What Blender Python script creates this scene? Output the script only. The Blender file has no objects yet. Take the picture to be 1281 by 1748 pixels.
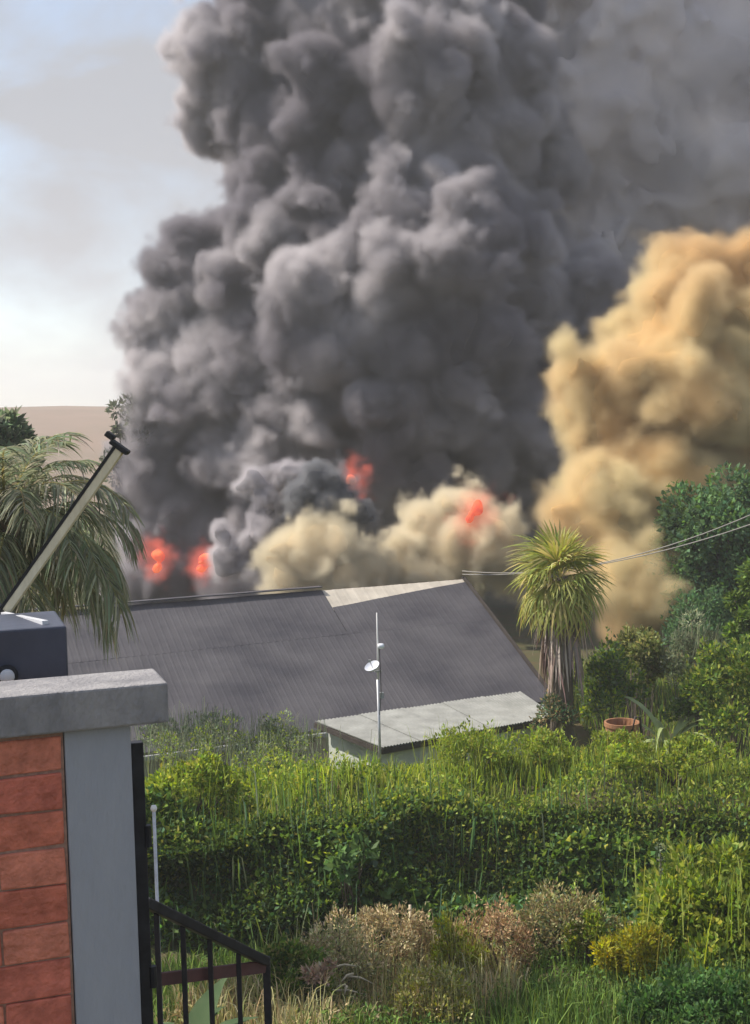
import bpy, math, random
import numpy as np
from mathutils import Vector, Matrix, noise as mnoise

# ------------------------------------------------------------------ camera, light, exposure
SC = bpy.context.scene
F, CU, CV = 2200.0, 640.5, 874.0            # focal length and centre in pixels of the 1281 x 1748 photograph
EYE = Vector((0.0, 0.0, 9.2))
PITCH, ROLL = math.atan(154 / 2200), math.radians(1.4)
_fw = Vector((0, math.cos(PITCH), -math.sin(PITCH)))
_up0 = Vector((0, math.sin(PITCH), math.cos(PITCH)))
_rt0 = Vector((1, 0, 0))
RT = _rt0 * math.cos(ROLL) - _up0 * math.sin(ROLL)
UP = _up0 * math.cos(ROLL) + _rt0 * math.sin(ROLL)
cam_d = bpy.data.cameras.new('camera')
cam = bpy.data.objects.new('camera', cam_d)
SC.collection.objects.link(cam)
m3 = Matrix((RT, UP, -_fw)).transposed()
cam.matrix_world = Matrix.Translation(EYE) @ m3.to_4x4()
cam_d.sensor_fit = 'VERTICAL'; cam_d.sensor_height = 24.0; cam_d.lens = 24.0 * F / 1748
cam_d.clip_start = 0.1; cam_d.clip_end = 6000
SC.camera = cam

def P(u, v, d):
    """World point seen at pixel (u, v) of the photograph at world depth y = d."""
    r = _fw + RT * ((u - CU) / F) - UP * ((v - CV) / F)
    return EYE + r * (d / r.y)

SUN_EL, SUN_AZ = math.radians(48), math.radians(-78)   # azimuth from +Y towards +X: ahead and to the left
world = bpy.data.worlds.new('World'); SC.world = world; world.use_nodes = True
def build_world():
    nt = world.node_tree; N = nt.nodes; L = nt.links; N.clear()
    out = N.new('ShaderNodeOutputWorld'); bg = N.new('ShaderNodeBackground'); bg.inputs['Strength'].default_value = 0.15
    sky = N.new('ShaderNodeTexSky'); sky.sky_type = 'NISHITA'; sky.sun_disc = False
    sky.sun_elevation = SUN_EL; sky.sun_rotation = SUN_AZ; sky.altitude = 0; sky.air_density = 1.0; sky.dust_density = 0.6; sky.ozone_density = 1.0
    tc = N.new('ShaderNodeTexCoord'); mp = N.new('ShaderNodeMapping'); mp.inputs['Scale'].default_value = (2.4, 2.4, 5.2); mp.inputs['Location'].default_value = (0.55, 0.2, 0.1)
    nz = N.new('ShaderNodeTexNoise'); nz.inputs['Scale'].default_value = 1.7; nz.inputs['Detail'].default_value = 6; nz.inputs['Roughness'].default_value = 0.5; nz.inputs['Distortion'].default_value = 0.3
    rp = N.new('ShaderNodeValToRGB'); rp.color_ramp.elements[0].position = 0.38; rp.color_ramp.elements[1].position = 0.62
    mix = N.new('ShaderNodeMix'); mix.data_type = 'RGBA'; mix.inputs['B'].default_value = (2.1, 2.2, 2.45, 1)
    L.new(tc.outputs['Generated'], mp.inputs['Vector']); L.new(mp.outputs['Vector'], nz.inputs['Vector']); L.new(nz.outputs['Fac'], rp.inputs['Fac'])
    L.new(rp.outputs['Color'], mix.inputs['Factor']); L.new(sky.outputs['Color'], mix.inputs['A'])
    L.new(mix.outputs['Result'], bg.inputs['Color']); L.new(bg.outputs['Background'], out.inputs['Surface'])
build_world()
sun_d = bpy.data.lights.new('sun', 'SUN'); sun_d.energy = 5.0; sun_d.angle = math.radians(0.5); sun_d.color = (1.0, 0.94, 0.84)
sun = bpy.data.objects.new('sun', sun_d); SC.collection.objects.link(sun)
SUN_DIR = Vector((math.sin(SUN_AZ) * math.cos(SUN_EL), math.cos(SUN_AZ) * math.cos(SUN_EL), math.sin(SUN_EL)))
sun.rotation_euler = SUN_DIR.to_track_quat('Z', 'Y').to_euler(); sun.location = SUN_DIR * 50 + Vector((0, 20, 0))
SC.view_settings.view_transform = 'Standard'; SC.view_settings.look = 'None'
SC.view_settings.exposure = 0.5; SC.view_settings.gamma = 1.0; SC.view_settings.use_curve_mapping = False
SC.render.engine = 'CYCLES'
cy = SC.cycles
cy.use_denoising = True; cy.use_adaptive_sampling = True; cy.adaptive_threshold = 0.02
cy.max_bounces = 8; cy.diffuse_bounces = 3; cy.glossy_bounces = 2; cy.transmission_bounces = 4; cy.transparent_max_bounces = 8
cy.volume_bounces = 2; cy.volume_step_rate = 2.0; cy.volume_max_steps = 256; cy.caustics_reflective = False; cy.caustics_refractive = False

# ------------------------------------------------------------------ helpers
COL = SC.collection
def tag(o, label=None, cat=None, group=None, kind=None):
    for k, v in (('label', label), ('category', cat), ('group', group), ('kind', kind)):
        if v: o[k] = v
    return o
def empty(name, loc=(0, 0, 0), label=None, cat=None, group=None):
    o = bpy.data.objects.new(name, None); COL.objects.link(o); o.location = loc; o.empty_display_size = 0.3
    return tag(o, label, cat, group)
def link(name, me, parent=None, loc=None):
    o = bpy.data.objects.new(name, me); COL.objects.link(o)
    if parent is not None: o.parent = parent
    if loc is not None: o.location = loc
    return o
def mat(name, col=(0.5, 0.5, 0.5), rough=0.8, metal=0.0, vary=0.0, scale=3.0, bump=0.0, bscale=20.0, spec=0.3, stretch=(1, 1, 1), col2=None, detail=5):
    m = bpy.data.materials.new(name); m.use_nodes = True
    nt = m.node_tree; N = nt.nodes; L = nt.links
    b = N['Principled BSDF']; b.inputs['Roughness'].default_value = rough; b.inputs['Metallic'].default_value = metal
    b.inputs['Specular IOR Level'].default_value = spec; b.inputs['Base Color'].default_value = (*col, 1)
    tc = N.new('ShaderNodeTexCoord'); mp = N.new('ShaderNodeMapping'); mp.inputs['Scale'].default_value = stretch
    L.new(tc.outputs['Object'], mp.inputs['Vector'])
    if vary or col2:
        nz = N.new('ShaderNodeTexNoise'); nz.inputs['Scale'].default_value = scale; nz.inputs['Detail'].default_value = detail; nz.inputs['Roughness'].default_value = 0.62
        L.new(mp.outputs['Vector'], nz.inputs['Vector'])
        rp = N.new('ShaderNodeValToRGB'); e = rp.color_ramp.elements; e[0].position = 0.3; e[1].position = 0.72
        c2 = col2 or tuple(min(1, c * (1 + vary)) for c in col); c1 = col if col2 else tuple(c * (1 - vary) for c in col)
        e[0].color = (*c1, 1); e[1].color = (*c2, 1)
        L.new(nz.outputs['Fac'], rp.inputs['Fac']); L.new(rp.outputs['Color'], b.inputs['Base Color'])
    if bump:
        n2 = N.new('ShaderNodeTexNoise'); n2.inputs['Scale'].default_value = bscale; n2.inputs['Detail'].default_value = 6
        L.new(mp.outputs['Vector'], n2.inputs['Vector'])
        bp = N.new('ShaderNodeBump'); bp.inputs['Strength'].default_value = bump; bp.inputs['Distance'].default_value = 0.02
        L.new(n2.outputs['Fac'], bp.inputs['Height']); L.new(bp.outputs['Normal'], b.inputs['Normal'])
    return m

# ------------------------------------------------------------------ smoke: sculpted billow body wrapped in a real volume of thin smoke
def band_noise(n, wl, seed):
    r = np.random.default_rng(seed); f = np.fft.rfftn(r.standard_normal((n, n, n)).astype(np.float32))
    k = np.fft.fftfreq(n)[:, None, None] ** 2 + np.fft.fftfreq(n)[None, :, None] ** 2 + np.fft.rfftfreq(n)[None, None, :] ** 2
    k = np.sqrt(k) + 1e-6
    f *= np.exp(-(np.log(k * wl)) ** 2 / 0.35) / k ** 1.0
    x = np.fft.irfftn(f, s=(n, n, n)).astype(np.float32)
    return x / x.std()
NZ = {}
def tiled(n, wl, seed, shape, shift=0):
    key = (n, wl, seed)
    if key not in NZ: NZ[key] = band_noise(n, wl, seed)
    ix = [(np.arange(s) + shift * (7 + 3 * i)) % n for i, s in enumerate(shape)]
    return NZ[key][np.ix_(*ix)]

def smoke_mats(name, c1, c2, v1, scale=0.35, c3=None, emit=0.0, vemit=0.0, v2=None, vscale=0.2):
    core = bpy.data.materials.new(name + '_body'); core.use_nodes = True
    nt = core.node_tree; N = nt.nodes; L = nt.links; b = N['Principled BSDF']
    b.inputs['Roughness'].default_value = 1.0; b.inputs['Specular IOR Level'].default_value = 0.0
    def ramp(N, L):
        tc = N.new('ShaderNodeTexCoord'); nz = N.new('ShaderNodeTexNoise'); nz.inputs['Scale'].default_value = scale; nz.inputs['Detail'].default_value = 4; nz.inputs['Distortion'].default_value = 0.6
        L.new(tc.outputs['Object'], nz.inputs['Vector'])
        rp = N.new('ShaderNodeValToRGB'); e = rp.color_ramp.elements; e[0].position = 0.36; e[1].position = 0.66
        L.new(nz.outputs['Fac'], rp.inputs['Fac']); return rp, e
    rp, e = ramp(N, L); e[0].color = (*c1, 1); e[1].color = (*c2, 1)
    if c3:
        x = e.new(0.52); x.color = (*c3, 1)
    L.new(rp.outputs['Color'], b.inputs['Base Color'])
    if emit: L.new(rp.outputs['Color'], b.inputs['Emission Color']); b.inputs['Emission Strength'].default_value = emit
    vol = bpy.data.materials.new(name + '_vapour'); vol.use_nodes = True
    nt = vol.node_tree; N = nt.nodes; L = nt.links; N.clear()
    out = N.new('ShaderNodeOutputMaterial'); pv = N.new('ShaderNodeVolumePrincipled'); pv.inputs['Density'].default_value = 1.0
    pv.inputs['Color'].default_value = (*v1, 1); pv.inputs['Anisotropy'].default_value = 0.1
    if v2:
        tc = N.new('ShaderNodeTexCoord'); nz = N.new('ShaderNodeTexNoise'); nz.inputs['Scale'].default_value = vscale; nz.inputs['Detail'].default_value = 1.5; L.new(tc.outputs['Object'], nz.inputs['Vector'])
        rp = N.new('ShaderNodeValToRGB'); e = rp.color_ramp.elements; e[0].position = 0.38; e[1].position = 0.62; e[0].color = (*v1, 1); e[1].color = (*v2, 1)
        L.new(nz.outputs['Fac'], rp.inputs['Fac']); L.new(rp.outputs['Color'], pv.inputs['Color'])
    if vemit:
        at = N.new('ShaderNodeAttribute'); at.attribute_name = 'density'; mu = N.new('ShaderNodeMath'); mu.operation = 'MULTIPLY'; mu.inputs[1].default_value = vemit
        L.new(at.outputs['Fac'], mu.inputs[0]); L.new(mu.outputs[0], pv.inputs['Emission Strength']); pv.inputs['Emission Color'].default_value = (*v1, 1)
    L.new(pv.outputs['Volume'], out.inputs['Volume'])
    return core, vol

def smoke_sdf(puffs, voxel, seed, kids=(12, 5), warp=0.5, bil=(0.13, 0.03), pad=1.2, kid_r=(0.30, 0.52), ycut=None, smooth=0.42):
    rng = np.random.default_rng(seed)
    S = []
    for (u, v, rp, d) in puffs:
        c = np.array(P(u, v, d)); r = rp * d / F; rng = np.random.default_rng(int(u * 7919 + v * 104729 + rp * 13 + seed) % 2**31)
        S.append((c, r))
        for _ in range(kids[0]):
            w = rng.normal(size=3); w /= np.linalg.norm(w)
            if w[1] > 0.5: w[1] *= -1
            r1 = r * rng.uniform(*kid_r); c1 = c + w * r * rng.uniform(0.68, 0.98); S.append((c1, r1))
            for _ in range(kids[1]):
                w2 = rng.normal(size=3); w2 /= np.linalg.norm(w2); w2 = w2 + w * 0.7; w2 /= np.linalg.norm(w2)
                if r1 * 0.4 > voxel * 0.9: S.append((c1 + w2 * r1 * rng.uniform(0.75, 1.0), r1 * rng.uniform(0.26, 0.48)))
    C = np.array([s[0] for s in S]); R = np.array([s[1] for s in S])
    lo = (C - R[:, None]).min(0) - pad; hi = (C + R[:, None]).max(0) + pad
    shape = tuple(int(math.ceil(x)) for x in (hi - lo) / voxel)
    ax = [lo[i] + voxel * np.arange(shape[i]) for i in range(3)]
    G = [np.broadcast_to(ax[i].reshape([-1 if j == i else 1 for j in range(3)]), shape) + warp * (0.8 * tiled(96, 26 * 0.14 / voxel, 11 + i, shape, seed) + 0.35 * tiled(96, 11 * 0.14 / voxel, 21 + i, shape, seed)) for i in range(3)]
    G = [g.astype(np.float32) for g in G]
    sdf = np.full(shape, 1.5, np.float32)
    wp = warp * 3.0
    for c, r in S:
        a = [max(0, int((c[i] - r - 0.5 - wp - lo[i]) / voxel)) for i in range(3)]
        b = [min(shape[i], int((c[i] + r + 0.5 + wp - lo[i]) / voxel) + 2) for i in range(3)]
        sl = tuple(slice(a[i], b[i]) for i in range(3))
        dd = np.sqrt((G[0][sl] - c[0]) ** 2 + (G[1][sl] - c[1]) ** 2 + (G[2][sl] - c[2]) ** 2) - r
        cur = sdf[sl]; k = smooth * min(r, 1.5)
        h = np.maximum(k - np.abs(cur - dd), 0) / k
        sdf[sl] = np.minimum(cur, dd) - h * h * k * 0.25
    n1 = np.abs(tiled(96, 13 * 0.14 / voxel, 31, shape, seed)); n2 = np.abs(tiled(96, 6 * 0.14 / voxel, 32, shape, seed))
    sdf += bil[0] * (0.6 - n1) + bil[1] * (0.6 - n2)
    for i in range(3):                      # keep the box walls empty
        s0 = [slice(None)] * 3
        for q in (0, -1):
            s0[i] = q; sdf[tuple(s0)] = 1.5
    return sdf, lo, shape

def gn(name):
    t = bpy.data.node_groups.new(name, 'GeometryNodeTree')
    t.interface.new_socket('Geometry', in_out='INPUT', socket_type='NodeSocketGeometry'); t.interface.new_socket('Geometry', in_out='OUTPUT', socket_type='NodeSocketGeometry')
    return t, t.nodes.new('NodeGroupInput'), t.nodes.new('NodeGroupOutput')
def math_n(t, op, a, b=None):
    n = t.nodes.new('ShaderNodeMath'); n.operation = op
    for i, x in enumerate((a, b)):
        if x is None: continue
        if isinstance(x, (int, float)): n.inputs[i].default_value = x
        else: t.links.new(x, n.inputs[i])
    return n.outputs[0]

def sdf_to_mesh(sdf, lo, voxel, name):
    shape = sdf.shape; n = sdf.size
    me = bpy.data.meshes.new('grid'); me.vertices.add(n)
    at = me.attributes.new('dens', 'FLOAT', 'POINT'); at.data.foreach_set('value', np.clip(0.5 - sdf / (6 * voxel), 0, 1).ravel().astype(np.float32))
    o = bpy.data.objects.new('grid', me); COL.objects.link(o)
    t, gi, go = gn('grid_to_mesh')
    vc = t.nodes.new('GeometryNodeVolumeCube'); hi = [lo[i] + voxel * (shape[i] - 1) for i in range(3)]
    vc.inputs['Min'].default_value = lo; vc.inputs['Max'].default_value = hi
    for i, k in enumerate('XYZ'): vc.inputs['Resolution ' + k].default_value = shape[i]
    pos = t.nodes.new('GeometryNodeInputPosition'); sx = t.nodes.new('ShaderNodeSeparateXYZ'); t.links.new(pos.outputs[0], sx.inputs[0])
    idx = [math_n(t, 'ROUND', math_n(t, 'DIVIDE', math_n(t, 'SUBTRACT', sx.outputs[i], float(lo[i])), float(hi[i] - lo[i]) / (shape[i] - 1))) for i in range(3)]
    fi = []
    for q in idx:
        f = t.nodes.new('FunctionNodeFloatToInt'); f.rounding_mode = 'ROUND'; t.links.new(q, f.inputs[0]); fi.append(f.outputs[0])
    def imath(op, a, b):
        nn = t.nodes.new('FunctionNodeIntegerMath'); nn.operation = op
        for i, x in enumerate((a, b)):
            if isinstance(x, int): nn.inputs[i].default_value = x
            else: t.links.new(x, nn.inputs[i])
        return nn.outputs[0]
    index = imath('ADD', imath('MULTIPLY', imath('ADD', imath('MULTIPLY', fi[0], shape[1]), fi[1]), shape[2]), fi[2])
    na = t.nodes.new('GeometryNodeInputNamedAttribute'); na.data_type = 'FLOAT'; na.inputs['Name'].default_value = 'dens'
    si = t.nodes.new('GeometryNodeSampleIndex'); si.data_type = 'FLOAT'; si.domain = 'POINT'
    t.links.new(gi.outputs[0], si.inputs['Geometry']); t.links.new(na.outputs['Attribute'], si.inputs['Value']); t.links.new(index, si.inputs['Index'])
    t.links.new(si.outputs[0], vc.inputs['Density'])
    vm = t.nodes.new('GeometryNodeVolumeToMesh'); vm.resolution_mode = 'GRID'; vm.inputs['Threshold'].default_value = 0.5; vm.inputs['Adaptivity'].default_value = 0.0
    t.links.new(vc.outputs[0], vm.inputs['Volume']); t.links.new(vm.outputs[0], go.inputs[0])
    md = o.modifiers.new('x', 'NODES'); md.node_group = t
    dg = bpy.context.evaluated_depsgraph_get()
    out = bpy.data.meshes.new_from_object(o.evaluated_get(dg)); out.name = name
    bpy.data.objects.remove(o); bpy.data.meshes.remove(me); bpy.data.node_groups.remove(t)
    return out

def largest_piece(me):
    nv, ne = len(me.vertices), len(me.edges); e = np.empty(ne * 2, np.int32); me.edges.foreach_get('vertices', e); a, b = e[0::2], e[1::2]
    lab = np.arange(nv)
    while True:
        m = np.minimum(lab[a], lab[b]); old = lab.copy()
        np.minimum.at(lab, a, m); np.minimum.at(lab, b, m); lab = lab[lab]; lab = lab[lab]
        if (lab == old).all(): break
    keep = lab == np.bincount(lab, minlength=nv).argmax()
    nl = len(me.loops); lv = np.empty(nl, np.int32); me.loops.foreach_get('vertex_index', lv); ls = np.empty(len(me.polygons), np.int32); me.polygons.foreach_get('loop_start', ls)
    lt = np.empty(len(me.polygons), np.int32); me.polygons.foreach_get('loop_total', lt)
    co = np.empty(nv * 3, np.float32); me.vertices.foreach_get('co', co); co = co.reshape(-1, 3)
    kf = keep[lv[ls]]; kl = np.repeat(kf, lt); new = np.cumsum(keep) - 1
    out = bpy.data.meshes.new(me.name); out.vertices.add(int(keep.sum())); out.vertices.foreach_set('co', co[keep].ravel())
    out.loops.add(int(kl.sum())); out.loops.foreach_set('vertex_index', new[lv[kl]].astype(np.int32)); out.polygons.add(int(kf.sum()))
    out.polygons.foreach_set('loop_start', np.concatenate([[0], np.cumsum(lt[kf])[:-1]]).astype(np.int32)); out.update(calc_edges=True)
    bpy.data.meshes.remove(me); return out
def smoke(name, label, cat, puffs, mats, voxel=0.14, seed=1, shell=1.1, dens=2.2, shell_voxel=0.28, nscale=0.5, inset=0.0, soft=0.4, **kw):
    sdf, lo, shape = smoke_sdf(puffs, voxel, seed, **kw)
    sdf += inset
    me = largest_piece(sdf_to_mesh(sdf, lo, voxel, 'smoke_body'))
    me.polygons.foreach_set('use_smooth', np.ones(len(me.polygons), bool))
    me.materials.clear(); me.materials.append(mats[0])
    me.polygons.foreach_set('material_index', np.zeros(len(me.polygons), np.int32))
    o = link(name, me); tag(o, label, cat)
    if dens <= 0: return o
    # the thin smoke around the body: a volume whose density falls off with the distance to it
    co = np.empty(len(me.vertices) * 3, np.float32); me.vertices.foreach_get('co', co); co = co.reshape(-1, 3)
    a, b = co.min(0) - shell * 2.6, co.max(0) + shell * 2.6
    vd = bpy.data.volumes.new('vapour'); vd.materials.append(mats[1]); vd.render.step_size = 0.0
    vo = link('vapour', vd, o)
    t, gi, go = gn(name + '_vapour')
    oi = t.nodes.new('GeometryNodeObjectInfo'); oi.transform_space = 'RELATIVE'; oi.inputs['Object'].default_value = o
    vc = t.nodes.new('GeometryNodeVolumeCube'); vc.inputs['Min'].default_value = a; vc.inputs['Max'].default_value = b
    for i, k in enumerate('XYZ'): vc.inputs['Resolution ' + k].default_value = max(8, int((b[i] - a[i]) / shell_voxel))
    pr = t.nodes.new('GeometryNodeProximity'); pr.target_element = 'FACES'; t.links.new(oi.outputs['Geometry'], pr.inputs[0])
    def noise(sc, det, dist=0.0):
        nz = t.nodes.new('ShaderNodeTexNoise'); nz.inputs['Scale'].default_value = sc; nz.inputs['Detail'].default_value = det; nz.inputs['Distortion'].default_value = dist; return nz.outputs[0]
    def billow(sc, det): return math_n(t, 'ABSOLUTE', math_n(t, 'SUBTRACT', math_n(t, 'MULTIPLY', noise(sc, det, 0.25), 2.0), 1.0))
    low = math_n(t, 'MAXIMUM', math_n(t, 'SUBTRACT', math_n(t, 'MULTIPLY', noise(nscale * 0.35, 1), 2.2), 0.1), 0.7)      # about 0.25 .. 1.7
    e = math_n(t, 'MULTIPLY', low, shell)
    e = math_n(t, 'ADD', e, math_n(t, 'SUBTRACT', math_n(t, 'MULTIPLY', billow(nscale, 1.5), shell * 2.2), shell * 0.45))
    e = math_n(t, 'ADD', e, math_n(t, 'SUBTRACT', math_n(t, 'MULTIPLY', billow(nscale * 2.7, 2.5), shell * 1.15), shell * 0.26))
    e = math_n(t, 'MAXIMUM', e, shell * 0.75)
    sf = math_n(t, 'MULTIPLY', math_n(t, 'ADD', 0.45, low), soft)
    f = t.nodes.new('ShaderNodeClamp'); t.links.new(math_n(t, 'DIVIDE', math_n(t, 'SUBTRACT', e, pr.outputs['Distance']), sf), f.inputs[0])
    dn = math_n(t, 'MULTIPLY', math_n(t, 'POWER', f.outputs[0], 1.5), dens)
    t.links.new(dn, vc.inputs['Density'])
    sm = t.nodes.new('GeometryNodeSetMaterial'); sm.inputs['Material'].default_value = mats[1]; t.links.new(vc.outputs[0], sm.inputs[0]); t.links.new(sm.outputs[0], go.inputs[0])
    md = vo.modifiers.new('vapour', 'NODES'); md.node_group = t
    return o
# ------------------------------------------------------------------ mesh builder
class MB:
    def __init__(s): s.v, s.f = [], []
    def add(s, vs, fs):
        k = len(s.v); s.v += [tuple(v) for v in vs]; s.f += [tuple(i + k for i in f) for f in fs]; return s
    def box(s, c, size, ax=None):
        ax = ax or (Vector((1, 0, 0)), Vector((0, 1, 0)), Vector((0, 0, 1)))
        h = [x / 2 for x in size]; c = Vector(c)
        vs = [c + ax[0] * (sx * h[0]) + ax[1] * (sy * h[1]) + ax[2] * (sz * h[2]) for sx in (-1, 1) for sy in (-1, 1) for sz in (-1, 1)]
        return s.add(vs, [(0, 1, 3, 2), (4, 6, 7, 5), (0, 4, 5, 1), (2, 3, 7, 6), (0, 2, 6, 4), (1, 5, 7, 3)])
    def bar(s, a, b, w, h=None, up=Vector((0, 0, 1))):
        a, b = Vector(a), Vector(b); d = (b - a); L = d.length; d.normalize()
        x = d.cross(up)
        if x.length < 1e-3: x = d.cross(Vector((0, 1, 0)))
        x.normalize(); y = x.cross(d)
        return s.box((a + b) / 2, (w, L, h or w), (x, d, y))
    def tube(s, pts, radii, n=8, cap=True):
        pts = [Vector(p) for p in pts]; radii = radii if isinstance(radii, (list, tuple)) else [radii] * len(pts)
        k = len(s.v); ref = Vector((0.13, 0.37, 0.92)).normalized()
        for i, p in enumerate(pts):
            d = (pts[min(i + 1, len(pts) - 1)] - pts[max(i - 1, 0)]).normalized()
            x = d.cross(ref)
            if x.length < 1e-3: x = d.cross(Vector((1, 0, 0)))
            x.normalize(); y = d.cross(x)
            s.v += [tuple(p + (x * math.cos(2 * math.pi * j / n) + y * math.sin(2 * math.pi * j / n)) * radii[i]) for j in range(n)]
        for i in range(len(pts) - 1):
            for j in range(n):
                a, b = k + i * n + j, k + i * n + (j + 1) % n
                s.f.append((a, b, b + n, a + n))
        if cap:
            s.f.append(tuple(k + j for j in range(n))[::-1]); s.f.append(tuple(k + (len(pts) - 1) * n + j for j in range(n)))
        return s
    def lathe(s, c, prof, n=16, axis=None):
        az = (axis or Vector((0, 0, 1))).normalized(); x = az.orthogonal().normalized(); y = az.cross(x); c = Vector(c)
        k = len(s.v)
        for r, z in prof: s.v += [tuple(c + az * z + (x * math.cos(2 * math.pi * j / n) + y * math.sin(2 * math.pi * j / n)) * r) for j in range(n)]
        for i in range(len(prof) - 1):
            for j in range(n):
                a, b = k + i * n + j, k + i * n + (j + 1) % n; s.f.append((a, b, b + n, a + n))
        return s
    def mesh(s, name, m, smooth=False):
        me = bpy.data.meshes.new(name); me.from_pydata(s.v, [], s.f); me.materials.append(m)
        if smooth: me.polygons.foreach_set('use_smooth', [True] * len(me.polygons))
        me.update(); return me
    def build(s, name, m, parent=None, smooth=False, bevel=0.0):
        # world coordinates in, object origin moved to the parent's base
        o = link(name, s.mesh(name, m, smooth), parent)
        if parent is not None: o.matrix_parent_inverse = Matrix.Translation(parent.location).inverted()
        if bevel:
            b = o.modifiers.new('bevel', 'BEVEL'); b.width = bevel; b.segments = 2; b.limit_method = 'ANGLE'
        return o
def Pz(u, v, z):
    r = _fw + RT * ((u - CU) / F) - UP * ((v - CV) / F)
    return EYE + r * ((z - EYE.z) / r.z)
def Pat(u, d, z):
    """Point at depth d and height z that shows in column u."""
    lo, hi = -1500.0, 6000.0
    for _ in range(50):
        mid = (lo + hi) / 2
        if P(u, mid, d).z > z: lo = mid
        else: hi = mid
    return P(u, mid, d)

# ------------------------------------------------------------------ ground
_PY = [-200, -5, 4, 8, 12, 16.3, 18.0, 19.3, 20.2, 22, 25.0, 27.5, 30, 60, 6000]
_PZ = [9.0, 5.4, 4.7, 3.9, 3.1, 2.05, 1.25, 1.25, 2.7, 2.85, 1.95, 1.05, 0.0, 0.0, 0.0]
def ground_z(x, y):
    x = np.asarray(x, float); y = np.asarray(y, float)
    ys = y - 0.9 * np.tanh(x / 9.0) * np.exp(-((y - 19) / 8) ** 2)        # the bank comes a little nearer on the left
    z = np.interp(ys, _PY, _PZ)
    amp = np.clip((y - 5) / 6, 0, 1) * np.clip((45 - y) / 15, 0, 1)
    return z + amp * (0.10 * np.sin(x * 1.3 + y * 0.7) + 0.07 * np.sin(x * 2.7 - y * 1.9 + 1) + 0.05 * np.sin(x * 5.1 + y * 4.3))
def build_ground():
    xs = np.concatenate([[-1500, -800, -200, -80, -40], np.linspace(-24, 24, 121), [40, 80, 200, 800, 1500]])
    ys = np.concatenate([[-200, -60, -20], np.linspace(-6, 34, 161), [40, 50, 65, 90, 140, 250, 500, 1000, 1500]])
    X, Y = np.meshgrid(xs, ys); Z = ground_z(X, Y)
    vs = np.stack([X, Y, Z], -1).reshape(-1, 3); nx = len(xs)
    fs = [(j * nx + i, j * nx + i + 1, (j + 1) * nx + i + 1, (j + 1) * nx + i) for j in range(len(ys) - 1) for i in range(nx - 1)]
    me = bpy.data.meshes.new('ground'); me.from_pydata(vs.tolist(), [], fs); me.materials.append(mat('soil', (0.10, 0.07, 0.04), 0.95, col2=(0.06, 0.075, 0.03), scale=1.2, bump=0.8, bscale=9, spec=0.1))
    me.polygons.foreach_set('use_smooth', [True] * len(me.polygons)); tag(link('ground', me), kind='structure')
build_ground()
def build_hill():
    top = P(100, 693, 330)
    nx, ny = 120, 24; vs = []; fs = []
    for j in range(ny):
        for i in range(nx):
            x = -700 + 1400 * i / (nx - 1); t = j / (ny - 1); y = 110 + 440 * t
            h = (top.z + 6) * math.sin(math.pi * t) ** 0.9 - 6
            h *= 1 + 0.16 * mnoise.noise(Vector((x / 45, 1.7, 0))) + 0.05 * mnoise.noise(Vector((x / 6, y / 9, 8))) + 0.07 * mnoise.noise(Vector((x / 14, y / 30, 3)))
            h *= 0.97 + 0.03 * math.tanh((x + 60) / 30) if x < 0 else 1.0
            vs.append((x, y, max(h, -0.6)))
    for j in range(ny - 1):
        for i in range(nx - 1): a = j * nx + i; fs.append((a, a + 1, a + nx + 1, a + nx))
    me = bpy.data.meshes.new('hill'); me.from_pydata(vs, [], fs)
    me.materials.append(mat('dry_hillside', (0.27, 0.19, 0.15), 1.0, col2=(0.19, 0.155, 0.115), scale=0.035, spec=0.0, detail=12))
    me.polygons.foreach_set('use_smooth', [True] * len(me.polygons)); tag(link('hill', me), kind='structure')
build_hill()
def build_haze():
    mb = MB(); mb.box((0, 650, 36.5), (3200, 1900, 75.0)); m = bpy.data.materials.new('haze'); m.use_nodes = True; N = m.node_tree.nodes; N.clear()
    o = N.new('ShaderNodeOutputMaterial'); v = N.new('ShaderNodeVolumePrincipled'); v.inputs['Color'].default_value = (0.93, 0.92, 0.92, 1); v.inputs['Density'].default_value = 0.0011; v.inputs['Anisotropy'].default_value = 0.2
    m.node_tree.links.new(v.outputs[0], o.inputs['Volume']); tag(link('haze', mb.mesh('haze', m)), 'thin pale smoke haze hanging in the air', 'haze', kind='stuff')
build_haze()

# ------------------------------------------------------------------ the burning house
M_roof = mat('dark_sheet_metal', (0.044, 0.041, 0.051), 0.75, 0.0, col2=(0.105, 0.097, 0.104), scale=0.5, bump=0.2, bscale=30, spec=0.35, stretch=(1, 1, 3))
M_pale = mat('pale_sheet', (0.52, 0.46, 0.38), 0.6, vary=0.18, scale=2.0, bump=0.1)
M_plaster = mat('stained_plaster', (0.42, 0.40, 0.37), 0.9, vary=0.2, scale=1.5, bump=0.2)
M_gutter = mat('grey_gutter', (0.30, 0.30, 0.31), 0.5, vary=0.15, spec=0.4)
M_darkwood = mat('dark_timber', (0.05, 0.04, 0.035), 0.8, vary=0.3)
YAW = math.radians(24)
H_R = P(790, 989, 38.0); H_L = Vector((-math.cos(YAW), -math.sin(YAW), 0)); H_N = Vector((math.sin(YAW), -math.cos(YAW), 0))
H_RUN = 5.0; H_E = P(936, 1197, 33.4).z; H_LEN = 13.5; H_SL = Vector((H_N.x * H_RUN, H_N.y * H_RUN, H_E - H_R.z))   # whole slope vector
def roof_pt(t, s, lift=0.0, back=False):
    n = H_SL.copy()
    if back: n = Vector((-n.x, -n.y, n.z))
    return H_R + H_L * t + n * s + Vector((0, 0, lift))
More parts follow.
